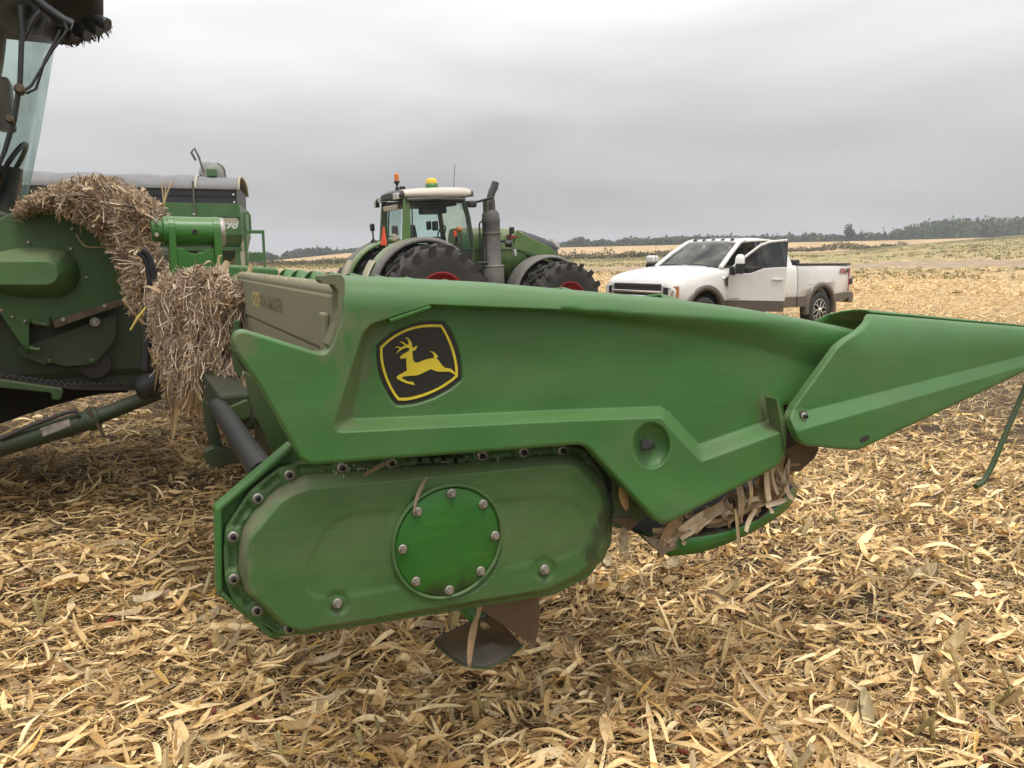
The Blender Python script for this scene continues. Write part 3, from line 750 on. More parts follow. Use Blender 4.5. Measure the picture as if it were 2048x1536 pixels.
BI = zz([(348, 582), (412, 520), (480, 462), (575, 400), (670, 350), (765, 312), (860, 285), (955, 269), (1050, 262), (1145, 260), (1240, 265), (1280, 330), (1318, 402), (1355, 480), (1386, 560), (1412, 640), (1433, 720), (1450, 800), (1460, 880), (1466, 942), (1466, 1006), (1415, 1054), (1358, 1096), (1278, 1150), (1190, 1200), (1080, 1249), (970, 1290), (885, 1315), (800, 1336), (748, 1345), (700, 1350), (605, 1350), (555, 1288), (510, 1220), (464, 1130), (425, 1040), (394, 945), (370, 850), (355, 775), (348, 700)])
Vo, Vi = hl(BO[:, 0], BO[:, 1], REC_D + .0005), hl(BI[:, 0], BI[:, 1], REC_D + .0005)
nb = len(BO); mb = MB(); mb.add(list(Vo) + list(Vi) + [v + np.array([0, .0022, 0]) for v in Vo] + [v + np.array([0, .0022, 0]) for v in Vi],
    [(i, (i + 1) % nb, nb + (i + 1) % nb, nb + i) for i in range(nb)] + [(i, (i + 1) % nb, 2 * nb + (i + 1) % nb, 2 * nb + i) for i in range(nb)] + [(nb + i, nb + (i + 1) % nb, 3 * nb + (i + 1) % nb, 3 * nb + i) for i in range(nb)])
mb.build('emblem_border', M['yellow'], shield)
DEER = zz([(612, 725), (660, 680), (715, 650), (752, 625), (762, 600), (745, 578), (700, 580), (650, 600), (610, 628), (555, 672), (575, 635), (608, 600), (595, 582), (540, 574), (570, 562), (610, 566), (640, 578), (690, 550), (672, 525), (640, 502), (600, 488), (640, 485), (680, 500), (715, 535), (750, 525), (745, 480), (725, 445), (692, 425), (720, 422), (760, 450), (790, 495), (800, 540), (805, 585), (838, 570), (888, 545), (850, 618), (805, 630), (808, 700), (818, 760), (835, 795), (860, 810), (900, 805), (1000, 765), (1080, 745), (1138, 740), (1135, 700), (1115, 660), (1075, 630), (1110, 635), (1160, 665), (1202, 712), (1175, 745), (1210, 775), (1255, 840), (1295, 885), (1340, 895), (1395, 903), (1440, 940), (1475, 968), (1480, 1006), (1460, 1000), (1420, 970), (1370, 945), (1290, 948), (1190, 945), (1140, 930), (1092, 907), (1040, 930), (960, 970), (890, 1000), (820, 1008), (760, 1012), (690, 1018), (635, 1035), (680, 1070), (750, 1102), (810, 1102), (850, 1152), (780, 1142), (700, 1122), (620, 1085), (575, 1058), (560, 1030), (600, 1000), (660, 965), (725, 930), (715, 880), (712, 800), (716, 742), (670, 742), (630, 750)])
flat_on('emblem_deer', DEER, M['yellow'], shield, .0052)
# tab bar above the emblem
tb = np.array([(778, 639), (861, 611), (863, 617), (782, 645)], float); V = hl(tb[:, 0], tb[:, 1], -.004)
MB().prism(V, (0, .03, 0)).build('grip_tab', M['green_clean'], shield, .002)
# rubber latch knob in the dimple
c0 = hl(1302., 891., .03); c1 = hl(1292., 888., -.012); ax = Vector(c1 - c0)
MB().lathe(c0, ax, [(.012, 0), (.013, ax.length * .5), (.016, ax.length * .55), (.017, ax.length * .95), (.014, ax.length)], 20).build('latch_knob', M['black'], shield)
# vertical flange at the shield's front
V = hl(np.array([1553., 1556.5, 1574.5, 1571]), np.array([797., 797, 866, 904]), -.006); MB().prism(V, (0, .05, 0)).build('front_flange', M['green'], shield, .003)

# ---- snout
SN = rpoly([(1741, 628), (1736, 645), (1716, 664), (1690, 680), (1673, 694), (1584, 817), (1577, 836), (1596, 882), (1612, 892), (1708, 901), (1724, 897), (2048, 744), (2165, 689), (2188, 676), (2180, 668), (2048, 654)], 8, 3)
SN_U = np.array([(1615, 821), (2048, 711), (2180, 676)], float); SN_D = np.array([(1601, 861), (2048, 733), (2180, 680)], float)
SN_TOP = np.array([(1741, 624), (2048, 652), (2184, 668)], float)
def snout_L(P): return .005 + .14 * smooth01((P[:, 0] - 1640) / 560) * .8
def snout_h(P):
    yu = np.interp(P[:, 0], SN_U[:, 0], SN_U[:, 1]); yd = np.interp(P[:, 0], SN_D[:, 0], SN_D[:, 1])
    t = np.clip((P[:, 1] - yu) / np.maximum(yd - yu, 1), 0, 1)
    h = .036 * t * np.interp(P[:, 0], [1600, 2150], [1, .3])
    dt = seg_dist(P, SN_TOP, False); w = np.interp(P[:, 0], [1560, 1740, 2180], [60, 95, 22]); q = np.clip(1 - dt / w, 0, 1)
    h = h - np.interp(P[:, 0], [1740, 2180], [.085, .02]) * (1 - np.sqrt(np.clip(1 - q ** 2, 0, 1)))
    return h - snout_L(P) + .02
snout = relief('snout', SN, snout_h, M['green'], head, 0.0, [(SN_U, False), (SN_D, False)], 8.0, 5, .008, .02)
mb = MB()
xs = np.linspace(1741, 2184, 22); tp = np.stack([xs, np.interp(xs, SN_TOP[:, 0], SN_TOP[:, 1])], 1)
bb = hl(tp[:, 0], tp[:, 1] - 1.5, -(snout_h(tp) - .004)); fade = np.linspace(1, .12, 22)
_l0 = float(bb[0][1]); _ap = hl(np.array([1741., 1734, 1722, 1706, 1682, 1655, 1630, 1610]), np.array([623., 619.5, 618.5, 619, 622, 628, 640, 690]), np.array([_l0, _l0 + .025, _l0 + .06, _l0 + .10, _l0 + .15, _l0 + .19, _l0 + .21, _l0 + .22]))
arch = [tuple(q) for q in (_ap - bb[0])]
rows = []
for du, dl, dz in arch:
    rows.append([tuple(b + np.array([du * f, dl * f, dz * f])) for b, f in zip(bb, fade)])
mb.loft(rows, closed=False, caps=False); o_ = mb.build('snout_top', M['green'], head)
sol = o_.modifiers.new('sheet', 'SOLIDIFY'); sol.thickness = .006; sol.offset = -1
# inner wall of the snout, seen through its open arch
inner = hl(np.array([1738., 1716, 1676, 1650, 1640]), np.array([632., 664, 690, 720, 800]), .02)
# snout bolt and slot
def bolt(px, py, L, rpx, parent, name='bolt', socket=True, ring=M['steel'], out=.012):
    c = Vector(hl(float(px), float(py), L)); r_ = rpx * mpp(px, py, L)
    o = MB().lathe(c, (0, -1, 0), [(r_, -.01), (r_, out * .35), (r_ * .92, out * .5), (r_ * .62, out * .5)], 20).build(name, ring, parent)
    h = MB().lathe(c, (0, -1, 0), [(r_ * .56, 0), (r_ * .56, out * 1.0), (r_ * .46, out * 1.25), (r_ * .30, out * 1.25), (r_ * .26, out * .6)], 6, False).build('bolt_head', M['steel_dark'] if socket else M['steel'], o)
    return o
def nut(px, py, L, rpx, parent, out=.014):
    c = Vector(hl(float(px), float(py), L)); r_ = rpx * mpp(px, py, L)
    o = MB().lathe(c, (0, -1, 0), [(r_, -.006), (r_, .002), (r_ * .9, .0035), (r_ * .7, .0035)], 22).build('bolt', M['steel'], parent)
    MB().lathe(c, (0, -1, 0), [(r_ * .66, .0), (r_ * .66, out * .75), (r_ * .55, out), (r_ * .2, out)], 6, False).build('bolt_head', M['steel'], o)
    return o
_sl = lambda x, y: -float(snout_h(np.array([[x, y]], float))[0])
MB().lathe(hl(1607., 832., _sl(1607, 832) - .001), (0, -1, 0), [(.0165, -.01), (.0165, .002), (.013, .004), (.012, .001)], 20).build('bolt_recess', M['green_dark'], snout)
bolt(1607, 832, _sl(1607, 832) - .003, 8, snout)
sl = np.array([(1720, 880), (1726, 873), (1736, 870), (1740, 874), (1734, 881), (1724, 885)], float)
V = hl(sl[:, 0], sl[:, 1], -snout_h(sl) - .002); MB().prism(V, (0, .006, 0)).build('slot', M['chassis'], snout)
# prop rod hanging under the snout
pr = hl(np.array([2085., 2062, 2046, 2015, 1985, 1972, 1964, 1951]), np.array([690., 745, 785, 858, 930, 955, 966, 973]), np.array([.14] * 8))
MB().tube(pr, .011, 10).build('prop_rod', M['green_dirty'], head)

# ---- row hoods and snouts across the width (seen over the end shield)
A0 = hl(1628., 607., .0); H0 = hl(1500., 612., .15); HB = hl(690., 556., .15)
def row_snout(k):
    y = .762 * k
    mb = MB(); rings = []
    # local arch cross-sections from the open rear end to the tip
    ln = 1.05
    for s in np.linspace(0, 1, 9):
        w = .17 * (1 - s) ** .8 + .015; h = .17 * (1 - s) ** .8 + .02; zc = A0[2] - .30 * s - (h - .19) * 0
        ring = [(A0[0] + ln * s - .10 * abs(math.cos(a)) * (1 - s), y + w * math.cos(a), zc - .19 * (1 - s) - .02 * s + h * math.sin(a)) for a in np.linspace(-.35, math.pi + .35, 15)]
        rings.append(ring)
    mb.loft(rings, closed=False, caps=False)
    o = mb.build('row_snout', M['green'], head); sm = o.modifiers.new('sheet', 'SOLIDIFY'); sm.thickness = .012; sm.offset = -1
    mb = MB(); rings = []
    for s in np.linspace(0, 1, 8):
        u = A0[0] + .12 - s * 1.05; w = .13 + .02 * s; top = A0[2] - .055 - .01 * s - .10 * max(0, s - .75) * 2 - .03
        rings.append([(u, y + w * math.cos(a), top - .15 + .15 * math.sin(a)) for a in np.linspace(-.4, math.pi + .4, 13)])
    mb.loft(rings, closed=False, caps=False)
    h = mb.build('row_hood', M['green'], head); sm = h.modifiers.new('sheet', 'SOLIDIFY'); sm.thickness = .01
    return o, h
s0, h0 = row_snout(1)
for k in range(2, 12):
    for src in (s0, h0):
        c = src.copy(); C.objects.link(c); c.parent = head; c.location = (0, .762 * (k - 1), 0)
# far end shield (inner face)
mb = MB(); a = HB + np.array([-.05, 9.0, .02]); b = A0 + np.array([0, 9.0, 0])
mb.hexa([a, b, b + np.array([0, 0, -.5]), a + np.array([0, 0, -.6])], [a + np.array([0, .12, 0]), b + np.array([0, .12, 0]), b + np.array([0, .12, -.5]), a + np.array([0, .12, -.6])])
mb.build('far_shield', M['green'], head, .04, 3)

# ---- back sheet with lettering
US = float(hl(666., 590., .03)[0])
def sheet_pt(px, py): return hu(np.asarray(px, float), np.asarray(py, float), US)
ztop = float(sheet_pt(666, 590)[2])
sheet = MB()
y0, y1 = .065, float(sheet_pt(470, 557)[1])
sheet.box((US + .02, (y0 + y1) / 2, ztop - .07), (.03, y1 - y0, .14))
sheet.box((US + .025, (y0 + y1) / 2, ztop - .225), (.03, y1 - y0, .165))
bs = sheet.build('back_sheet', M['sheet'], head, .008)
MB().tube([(US + .03, y0, ztop + .004), (US + .03, y1, ztop + .004)], .022, 10).build('sheet_rail', M['sheet'], head)
MB().box((US - .001, .12, ztop - .12), (.014, .06, .15)).build('latch_bracket', M['sheet'], head, .006)
# trough floor and front wall behind the sheet
MB().box((US + .45, 4.85, ztop - .50), (.9, 8.4, .05)).build('trough_floor', M['sheet'], head)
for k in range(1, 12):
    MB().box((US + .62, .762 * k, ztop - .66), (1.15, .40, .16)).build('row_unit', M['green_dark'], head, .03)
def text(name, s, size, mat, parent, m, bold=.0, ext=.0015, shear=0.0, width=None):
    cu = bpy.data.curves.new(name, 'FONT'); cu.body = s; cu.size = size; cu.extrude = ext; cu.offset = bold; cu.shear = shear
    cu.resolution_u = 3
    t = bpy.data.objects.new(name, cu); C.objects.link(t)
    dg = bpy.context.evaluated_depsgraph_get(); me = bpy.data.meshes.new_from_object(t.evaluated_get(dg)); bpy.data.objects.remove(t)
    if width:
        co = np.zeros(len(me.vertices) * 3, np.float32); me.vertices.foreach_get('co', co); co = co.reshape(-1, 3)
        co[:, 0] = (co[:, 0] - co[:, 0].min()) * width / np.ptp(co[:, 0]); me.vertices.foreach_set('co', co.ravel())
    me.transform(m)
    return link(name, me, mat, parent)
M['faded'] = material('faded dark lettering', (.10, .085, .05), 0.8, var=.4, scale=60, dust=.75, dust_col=(.24, .205, .135), dust_scale=40)
M['faded_y'] = material('faded yellow lettering', (.52, .40, .13), 0.7, var=.2, scale=60, dust=.3, dust_col=(.30, .25, .15))
def sheet_mat(px, py):                      # text runs towards -y, up is z, facing -x
    p = sheet_pt(px, py); return Matrix(((0, 0, -1, US + .0044), (-1, 0, 0, p[1]), (0, 1, 0, p[2]), (0, 0, 0, 1)))
pa, pb, pc_ = sheet_pt(503, 605), sheet_pt(517, 608), sheet_pt(563, 622)
text('lettering', 'C12F', .070, M['faded_y'], bs, sheet_mat(503, 609), .002, .0003, width=abs(pa[1] - pb[1]))
text('lettering', 'STALKMASTER', .060, M['faded'], bs, sheet_mat(519, 612), .001, .0003, width=abs(pb[1] - pc_[1]) * .95)

# ---- end gearbox: back plate, flange, cover, disc
BP = [(582, 888), (430, 1018), (433, 1186), (541, 1276), (600, 1268), (1108, 1186), (1180, 1150), (1222, 1090), (1228, 1020), (1205, 950), (1170, 905)]
backp = plate('gearbox_back_plate', BP, .135, .012, M['green'], head, .003, 4)
fold = np.array([(582, 888), (430, 1018), (433, 1186), (445, 1186), (444, 1022), (592, 896)], float)
V = hl(fold[:, 0], fold[:, 1], .10); MB().prism(V, (0, .045, 0)).build('folded_edge', M['green'], backp, .006)
fold = np.array([(433, 1188), (541, 1276), (548, 1268), (445, 1184)], float)
V = hl(fold[:, 0], fold[:, 1], .112); MB().prism(V, (0, .03, 0)).build('folded_edge', M['green_cover'], backp, .005)
FLB = [(578.6, 949), (515.4, 996), (466, 1072.5), (467, 1157), (513.8, 1220), (578, 1256), (684, 935), (782, 925.6), (963, 911), (1046, 904), (1124, 901), (1169, 933)]
FL = rpoly([(600, 925), (559, 934), (499, 980), (450, 1057), (446, 1107), (449, 1164), (466, 1202), (499, 1236), (560, 1268), (610, 1270), (1108, 1190), (1180, 1152), (1222, 1090), (1226, 1020), (1204, 950), (1170, 900), (1130, 888)], 6, 2)
FLI = np.array([(604, 948), (556, 972), (512, 1014), (484, 1056), (476, 1100), (478, 1140), (490, 1180), (512, 1204), (566, 1250), (604, 1262), (1106, 1184), (1172, 1146), (1214, 1088), (1216, 1022), (1192, 958), (1150, 914), (1130, 908)], float)
FLM = (FLI + np.array([(600, 925), (552, 942), (499, 986), (462, 1040), (450, 1088), (452, 1136), (462, 1190), (494, 1228), (560, 1266), (606, 1270), (1108, 1190), (1180, 1152), (1222, 1090), (1226, 1020), (1204, 950), (1165, 900), (1130, 890)], float)) / 2
def flange_h(P):
    d = seg_dist(P, FLM); h = .010 * (smooth01((d - 5) / 2.0)) * (seg_dist(P, FLI) > 2)        # groove between inner and outer rib
    for bx, by in FLB:
        r_ = np.hypot(P[:, 0] - bx, P[:, 1] - by); h = np.maximum(h, .014 * smooth01((20 - r_) / 2.5))
    return h
bosses = [(np.stack([bx + 19 * np.cos(th_[::2]), by + 19 * np.sin(th_[::2])], 1), True) for bx, by in FLB[:6]]
flange = relief('gearbox_flange', FL, flange_h, M['green_cover'], head, .118, [(FLM, True)], 4.5, 3, .006, .02)
CV_B = rpoly([(617, 947), (598, 952), (551, 978), (510, 1017), (486, 1055), (477, 1090), (475, 1135), (487, 1182), (556, 1248), (600, 1264), (1100, 1184), (1160, 1156), (1208, 1120), (1222, 1085), (1224, 1020), (1212, 972), (1172, 918), (1140, 905)], 8, 3)
CV_F = rpoly([(621, 979), (593, 987), (564, 1004), (503, 1077), (492, 1106), (499, 1182), (576, 1251), (605, 1259), (1097, 1177), (1155, 1148), (1196, 1114), (1208, 1081), (1208, 1020), (1196, 979), (1151, 934), (1122, 930)], 6, 3)
DC = np.array([897.0, 1083.5]); RX, RY = 104.0, 111.0
EMBL = rpoly([(650, 1045), (700, 1020), (1110, 985), (1160, 1000), (1185, 1040), (1180, 1090), (1140, 1120), (660, 1205), (610, 1195), (600, 1140)], 20, 4)
def cover_h(P):
    ini = inside(P, CV_F); db, df = seg_dist(P, CV_B), seg_dist(P, CV_F)
    t = np.where(ini, 1.0, db / (db + df + 1e-6)); h = .052 * smooth01(t * .5) * 2 * .5 + .052 * (t - smooth01(t * .5)) * .5
    h = .052 * t ** .8
    e = np.sqrt(((P[:, 0] - DC[0]) / RX) ** 2 + ((P[:, 1] - DC[1]) / RY) ** 2)
    h = h - .006 * smooth01((1.03 - e) / .02)
    q = inside(P, EMBL); h = h - np.where(q & (e > 1.09), .0035 * smooth01(seg_dist(P, EMBL) / 14), 0) * smooth01((e - 1.09) / .12)
    for bx, by in ((674.8, 1206.6), (1089, 1139)):
        r_ = np.hypot(P[:, 0] - bx, P[:, 1] - by); h = h - .006 * smooth01((26 - r_) / 7) * (r_ < 40)
    return h
ell = lambda k: (np.stack([DC[0] + RX * k * np.cos(np.linspace(0, 6.2832, 72, endpoint=False)), DC[1] + RY * k * np.sin(np.linspace(0, 6.2832, 72, endpoint=False))], 1), True)
M['cover_stained'] = material('green cover paint with oil stains', (0.028, 0.114, 0.020), 0.48, scratch=0.17, var=0.16, scale=7, dust=0.46, dust_col=(0.155, 0.15, 0.078), top_dust=0.30, bump=0.14, bscale=70, stretch=(1, 1, 2.0))
def stain(mat, spots, colour=(.018, .017, .010), amount=.72):
    """dark oily smears with their own ragged outline around given spots of the header frame"""
    nt = mat.node_tree; nd, lk = nt.nodes, nt.links; b = nd['Principled BSDF']
    src = b.inputs['Base Color'].links[0].from_socket
    co = nd.new('ShaderNodeTexCoord'); nz = nd.new('ShaderNodeTexNoise'); nz.inputs['Scale'].default_value = 24; nz.inputs['Detail'].default_value = 7; nz.inputs['Roughness'].default_value = .7
    lk.new(co.outputs['Object'], nz.inputs['Vector'])
    mpn = nd.new('ShaderNodeMapping'); mpn.inputs['Scale'].default_value = (1.6, 1, .7); lk.new(co.outputs['Object'], mpn.inputs[0]); lk.new(mpn.outputs[0], nz.inputs['Vector'])
    for c, rad in spots:
        vd = nd.new('ShaderNodeVectorMath'); vd.operation = 'DISTANCE'; vd.inputs[1].default_value = tuple(c); lk.new(co.outputs['Object'], vd.inputs[0])
        ml = nd.new('ShaderNodeMath'); ml.operation = 'MULTIPLY_ADD'; ml.inputs[1].default_value = -.62 / rad; lk.new(vd.outputs['Value'], ml.inputs[0]); lk.new(nz.outputs['Fac'], ml.inputs[2])
        mr = nd.new('ShaderNodeMapRange'); mr.inputs['From Min'].default_value = -.08; mr.inputs['From Max'].default_value = .30; mr.inputs['To Min'].default_value = 0; mr.inputs['To Max'].default_value = amount
        lk.new(ml.outputs[0], mr.inputs['Value'])
        mx = nd.new('ShaderNodeMix'); mx.data_type = 'RGBA'; lk.new(mr.outputs[0], mx.inputs[0]); lk.new(src, mx.inputs[6]); mx.inputs[7].default_value = (*colour, 1); src = mx.outputs[2]
    lk.new(src, b.inputs['Base Color'])
stain(M['cover_stained'], [(hl(1204., 1062., .06), .052), (hl(1184., 1105., .06), .045), (hl(1208., 1030., .06), .032)] + [(hl(bx, by, .06), .024) for bx, by in ((674.8, 1212.), (1089., 1145.))])
stain(M['cover_stained'], [(hl(x_, y_, .09), .05) for x_, y_ in ((486., 1085.), (484., 1125.), (496., 1170.), (500., 1040.), (545., 990.), (590., 965.))], (.20, .18, .115), .6)
stain(M['green'], [(hl(x_, y_, .03), .075) for x_, y_ in ((738., 662.), (716., 735.), (692., 815.), (1544., 815.), (1552., 850.))] + [(hl(x_, y_, .0), .05) for x_, y_ in ((478., 690.), (655., 690.), (676., 640.))], (.15, .14, .08), .55)
stain(M['green_disc'], [(hl(925., 1188., .06), .055), (hl(972., 1160., .06), .04), (hl(870., 1185., .06), .045)] + [(hl(bx, by + 3, .052), .020) for bx, by in ((902.5, 986.3), (966, 1007.7), (989.8, 1071), (805, 1098), (834.8, 1023))])
cover = relief('gearbox_cover', CV_B, cover_h, M['cover_stained'], head, .108, [(CV_F, True), ell(1.03), ell(1.01)], 5.0, 3, .004, .015)
_c = hl(DC[0], DC[1], .108 - .052); _r = RY * mpp(DC[0], DC[1], .056)
MB().lathe(_c, (0, -1, 0), [(_r * 1.09, -.004), (_r * 1.08, .003), (_r * 1.065, .0075), (_r * 1.045, .008), (_r * 1.025, .006), (_r * 1.015, -.004)], 80, caps=False).build('cover_ring', M['cover_stained'], cover)
# round cover disc
e_ = np.linspace(0, 2 * math.pi, 64, endpoint=False)
DL = .108 - .052 + .001
cpt = hl(DC[0], DC[1], DL); rad_ = RY * 1.0 * mpp(DC[0], DC[1], DL)
disc = MB().lathe(cpt, (0, -1, 0), [(rad_, -.006), (rad_, .002), (rad_ - .003, .004), (rad_ * .5, .005), (.001, .005)], 64).build('round_cover', M['green_disc'], head)
for bx, by in ((902.5, 986.3), (966, 1007.7), (989.8, 1071), (961, 1142), (898.4, 1180), (831.5, 1162.7), (805, 1098), (834.8, 1023)):
    nut(bx, by, DL - .005, 9.5, disc)
for bx, by in ((674.8, 1206.6), (1089, 1139)): nut(bx, by, .108 - .048, 10, cover)
for bx, by in FLB: bolt(bx, by, .104, 11, flange)

# ---- chopping auger blade under the gearbox
def bowl_h(P): return -.05 * np.clip(1 - np.hypot((P[:, 0] - 985) / 110, (P[:, 1] - 1285) / 60), 0, 1) + .0006 * (P[:, 0] - 960)
BOWL = np.array([(869, 1288), (874, 1278), (892, 1268), (935, 1248), (985, 1230), (1020, 1262), (1046, 1291), (1032, 1304), (1015, 1316), (995, 1328), (974, 1336), (952, 1336), (933, 1333), (900, 1314)], float)
M['flight'] = material('worn dark auger steel', (.050, .040, .026), .38, .4, var=.4, scale=11, dust=.35, dust_col=(.10, .075, .04), bump=.15, bscale=60)
relief('auger_flight', BOWL, bowl_h, M['flight'], head, .16, [], 6, 3, .003, .006)
ed = np.array([(869, 1287), (884, 1302), (900, 1314), (916, 1325), (933, 1333), (952, 1336.5), (974, 1336.5), (995, 1328), (1015, 1316), (1032, 1304), (1046, 1291)], float)
MB().tube(hl(ed[:, 0], ed[:, 1], .158 - bowl_h(ed)), .0028, 6).build('flight_edge', M['green_dirty'], head)
V = hl(np.array([936., 1078, 1080, 1078, 1071, 1046, 1000]), np.array([1205., 1180, 1215, 1255, 1292, 1278, 1246]), .13)
MB().prism(V, (0, .006, 0)).build('auger_blade', M['rust'], head, .002)
hub = hl(972., 1238., .19); MB().lathe(hub, (0, -1, 0), [(.040, -.25), (.040, 0), (.028, .002), (.028, .012)], 20).build('auger_hub', M['green_clean'], head)
MB().lathe(hub, (0, -1, 0), [(.026, 0), (.024, .018), (.010, .020)], 16).build('hub_cap', M['bare'], head)

# ---- under the shield: knife panel, pan with worn rim, dark structure
plate('side_panel', [(1188, 905), (1206, 935), (1226, 962), (1229, 1022), (1223, 1052), (1256, 1064), (1295, 1032), (1285, 1000), (1210, 905)], .07, .012, M['green_dirty'], head, .003)
plate('worn_tip', [(1222, 1040), (1256, 1064), (1278, 1045), (1268, 1036), (1240, 1034)], .066, .006, M['rust'], head, .002)
px_ = np.array([(1267, 1060), (1300, 1071), (1345, 1075), (1394, 1070), (1430, 1065), (1467, 1056), (1516, 1036), (1553, 1010), (1578, 985), (1590, 966)], float)
pb_ = np.array([(1286, 1072), (1305, 1095), (1338, 1113), (1394, 1107), (1430, 1097), (1467, 1083), (1512, 1061), (1548, 1040), (1577, 1017), (1594, 990)], float)
Lp = np.array([.20, .13, .08, .06, .055, .055, .07, .10, .15, .22])
top = hl(px_[:, 0], px_[:, 1], Lp); bot = hl(pb_[:, 0], pb_[:, 1], Lp)
mb = MB(); mb.loft([[tuple(q) for q in top], [tuple(q) for q in bot]], closed=False, caps=False)
o_ = mb.build('pan_rim', M['green_disc'], head); sm = o_.modifiers.new('sheet', 'SOLIDIFY'); sm.thickness = .008
V = hl(np.array([1284., 1306, 1345, 1356, 1350, 1334, 1326]), np.array([1070., 1077, 1082, 1091, 1099, 1104, 1114]), .062); MB().prism(V, (0, .003, 0)).build('worn_edge', M['bare'], head)
fl = [tuple(q) for q in top] + [(top[-1][0] - .1, .75, top[-1][2] + .02), (top[0][0], .75, top[0][2] + .03)]
MB().prism(fl, (0, 0, -.006)).build('pan_floor', M['chassis'], head)
# dark row-unit frames behind the shield
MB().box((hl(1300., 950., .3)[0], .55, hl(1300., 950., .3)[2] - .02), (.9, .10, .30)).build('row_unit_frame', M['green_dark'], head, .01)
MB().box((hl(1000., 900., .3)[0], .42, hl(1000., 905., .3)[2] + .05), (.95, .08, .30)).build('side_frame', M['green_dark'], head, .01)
V = hl(np.array([1572., 1640, 1632, 1600, 1565]), np.array([880., 895, 915, 945, 940]), .09); MB().prism(V, (0, .20, 0)).build('gathering_point', M['rust'], head, .006)
V = hl(np.array([1560., 1600, 1600, 1570]), np.array([800., 800, 885, 900]), .08); MB().prism(V, (0, .25, 0)).build('hinge_block', M['chassis'], head)
for k in range(5):            # tabs on top of the gearbox
    a = 820 + k * 24; V = hl(np.array([a, a + 16., a + 16, a]), np.array([917., 915.5, 926, 927.5]), .085); MB().prism(V, (0, .03, 0)).build('flange_tab', M['green_dirty'], head, .002)

# ---- drive shaft, beam and frame at the rear of the head
sh = hl(np.array([528., 440.]), np.array([948., 818.]), np.array([.16, 1.05]))
MB().tube([sh[0], sh[1], sh[1] + (sh[1] - sh[0]) * .05], mpp(500, 900, .4) * 24, 18).build('drive_shaft', M['black'], head)
plate('end_frame_plate', [(488, 742), (520, 760), (572, 868), (596, 905), (560, 930), (545, 905), (515, 840), (500, 800)], .5, .02, M['green_dirty'], head, .004)
plate('end_frame_plate', [(466, 700), (488, 742), (545, 905), (600, 1000), (640, 1000), (560, 800), (500, 690)], .80, .03, M['green_dark'], head, .004)
plate('beam_end_cap', [(448, 832), (455, 818), (496, 800), (502, 812), (500, 834), (463, 844)], 1.02, .03, M['green_dirty'], head, .006, 4)
b0 = hl(474., 822., 1.05)
MB().box((b0[0], 4.6, b0[2]), (.11, 7.1, .12)).build('main_beam', M['green_dark'], head, .012)
plate('skid_bracket', [(408, 905), (428, 895), (484, 905), (490, 925), (425, 935), (412, 925)], 1.25, .06, M['green_dark'], head, .005)
plate('hanger_plate', [(405, 800), (425, 820), (450, 905), (430, 930), (412, 860)], 1.3, .03, M['green_dark'], head, .005)
plate('upright', [(487, 598), (500, 594), (502, 640), (500, 672), (478, 670), (472, 640)], 1.55, .05, M['green_dirty'], head, .006)
plate('upright', [(463, 700), (470, 640), (480, 640), (486, 742), (480, 760), (470, 740)], 1.35, .04, M['green_dirty'], head, .006)

# ---- fold pivot bracket
LP = 2.30
p0, p1 = hl(303., 462., LP), hl(449., 462., LP); r_ = mpp(380, 462, LP) * 29
ua = p1[0] - p0[0]; zc = p0[2]
def ux(px): return float(hl(float(px), 462., LP)[0])
pv = MB().lathe((ux(349), LP, zc), (1, 0, 0), [(r_, 0), (r_ * 1.0, ux(424) - ux(349))], 32).build('pivot_barrel', M['green_clean'], head, .006)
MB().lathe((ux(303), LP, zc), (1, 0, 0), [(r_ * .62, 0), (r_ * .72, .004), (r_ * .74, ux(325) - ux(303)), (r_ * .98, ux(325) - ux(303) + .002), (r_ * .98, ux(336) - ux(303))], 28).build('pivot_cap', M['green_clean'], head, .003)
MB().lathe((ux(440), LP, zc), (1, 0, 0), [(r_ * .98, -.02), (r_ * .98, ux(444) - ux(440)), (r_ * .93, ux(448) - ux(440)), (r_ * .80, ux(449) - ux(440))], 28).build('pivot_cap', M['steel'], head)
for a, b in ((335, 349), (424, 439)):
    pts = [hl(float(a), float(yy), LP - .10) for yy in (436, 560)]
    zt, zb = zc + r_ * 1.02, float(hl(380., 566., LP)[2])
    ys = np.linspace(0, math.pi, 13); prof_ = [(LP + r_ * 1.02 * math.cos(q), zc + r_ * 1.02 * math.sin(q)) for q in ys] + [(LP - r_ * 1.02, zb), (LP + r_ * 1.02, zb)]
    MB().prism([(ux(a), y_, z_) for y_, z_ in prof_], (ux(b) - ux(a), 0, 0)).build('pivot_bracket', M['green_clean'], head, .004)
zs = float(hl(380., 497., LP)[2]); zb = float(hl(380., 566., LP)[2])
pts = [(ux(349), zb), (ux(424), zb), (ux(424), zs), (ux(412), zs - .004), (ux(400), zs - .02), (ux(387), zs - .026), (ux(374), zs - .02), (ux(362), zs - .002), (ux(349), zs)]
MB().prism([(x, LP - r_ * .85, z) for x, z in pts], (0, .03, 0)).build('web_plate', M['green_clean'], head, .003)
c0 = Vector((ux(387), LP - r_, zc - .002)); MB().lathe(c0, (0, -1, 0), [(.012, -.01), (.012, .003), (.007, .004), (.006, .001)], 16).build('grease_fitting', M['steel_dark'], head)
for px, py in ((311, 442), (313, 470)):
    MB().lathe(hl(float(px), float(py), LP - r_ * .95), (0, -1, 0), [(.011, -.02), (.011, .02), (.008, .026)], 12).build('bolt', M['steel'], head)
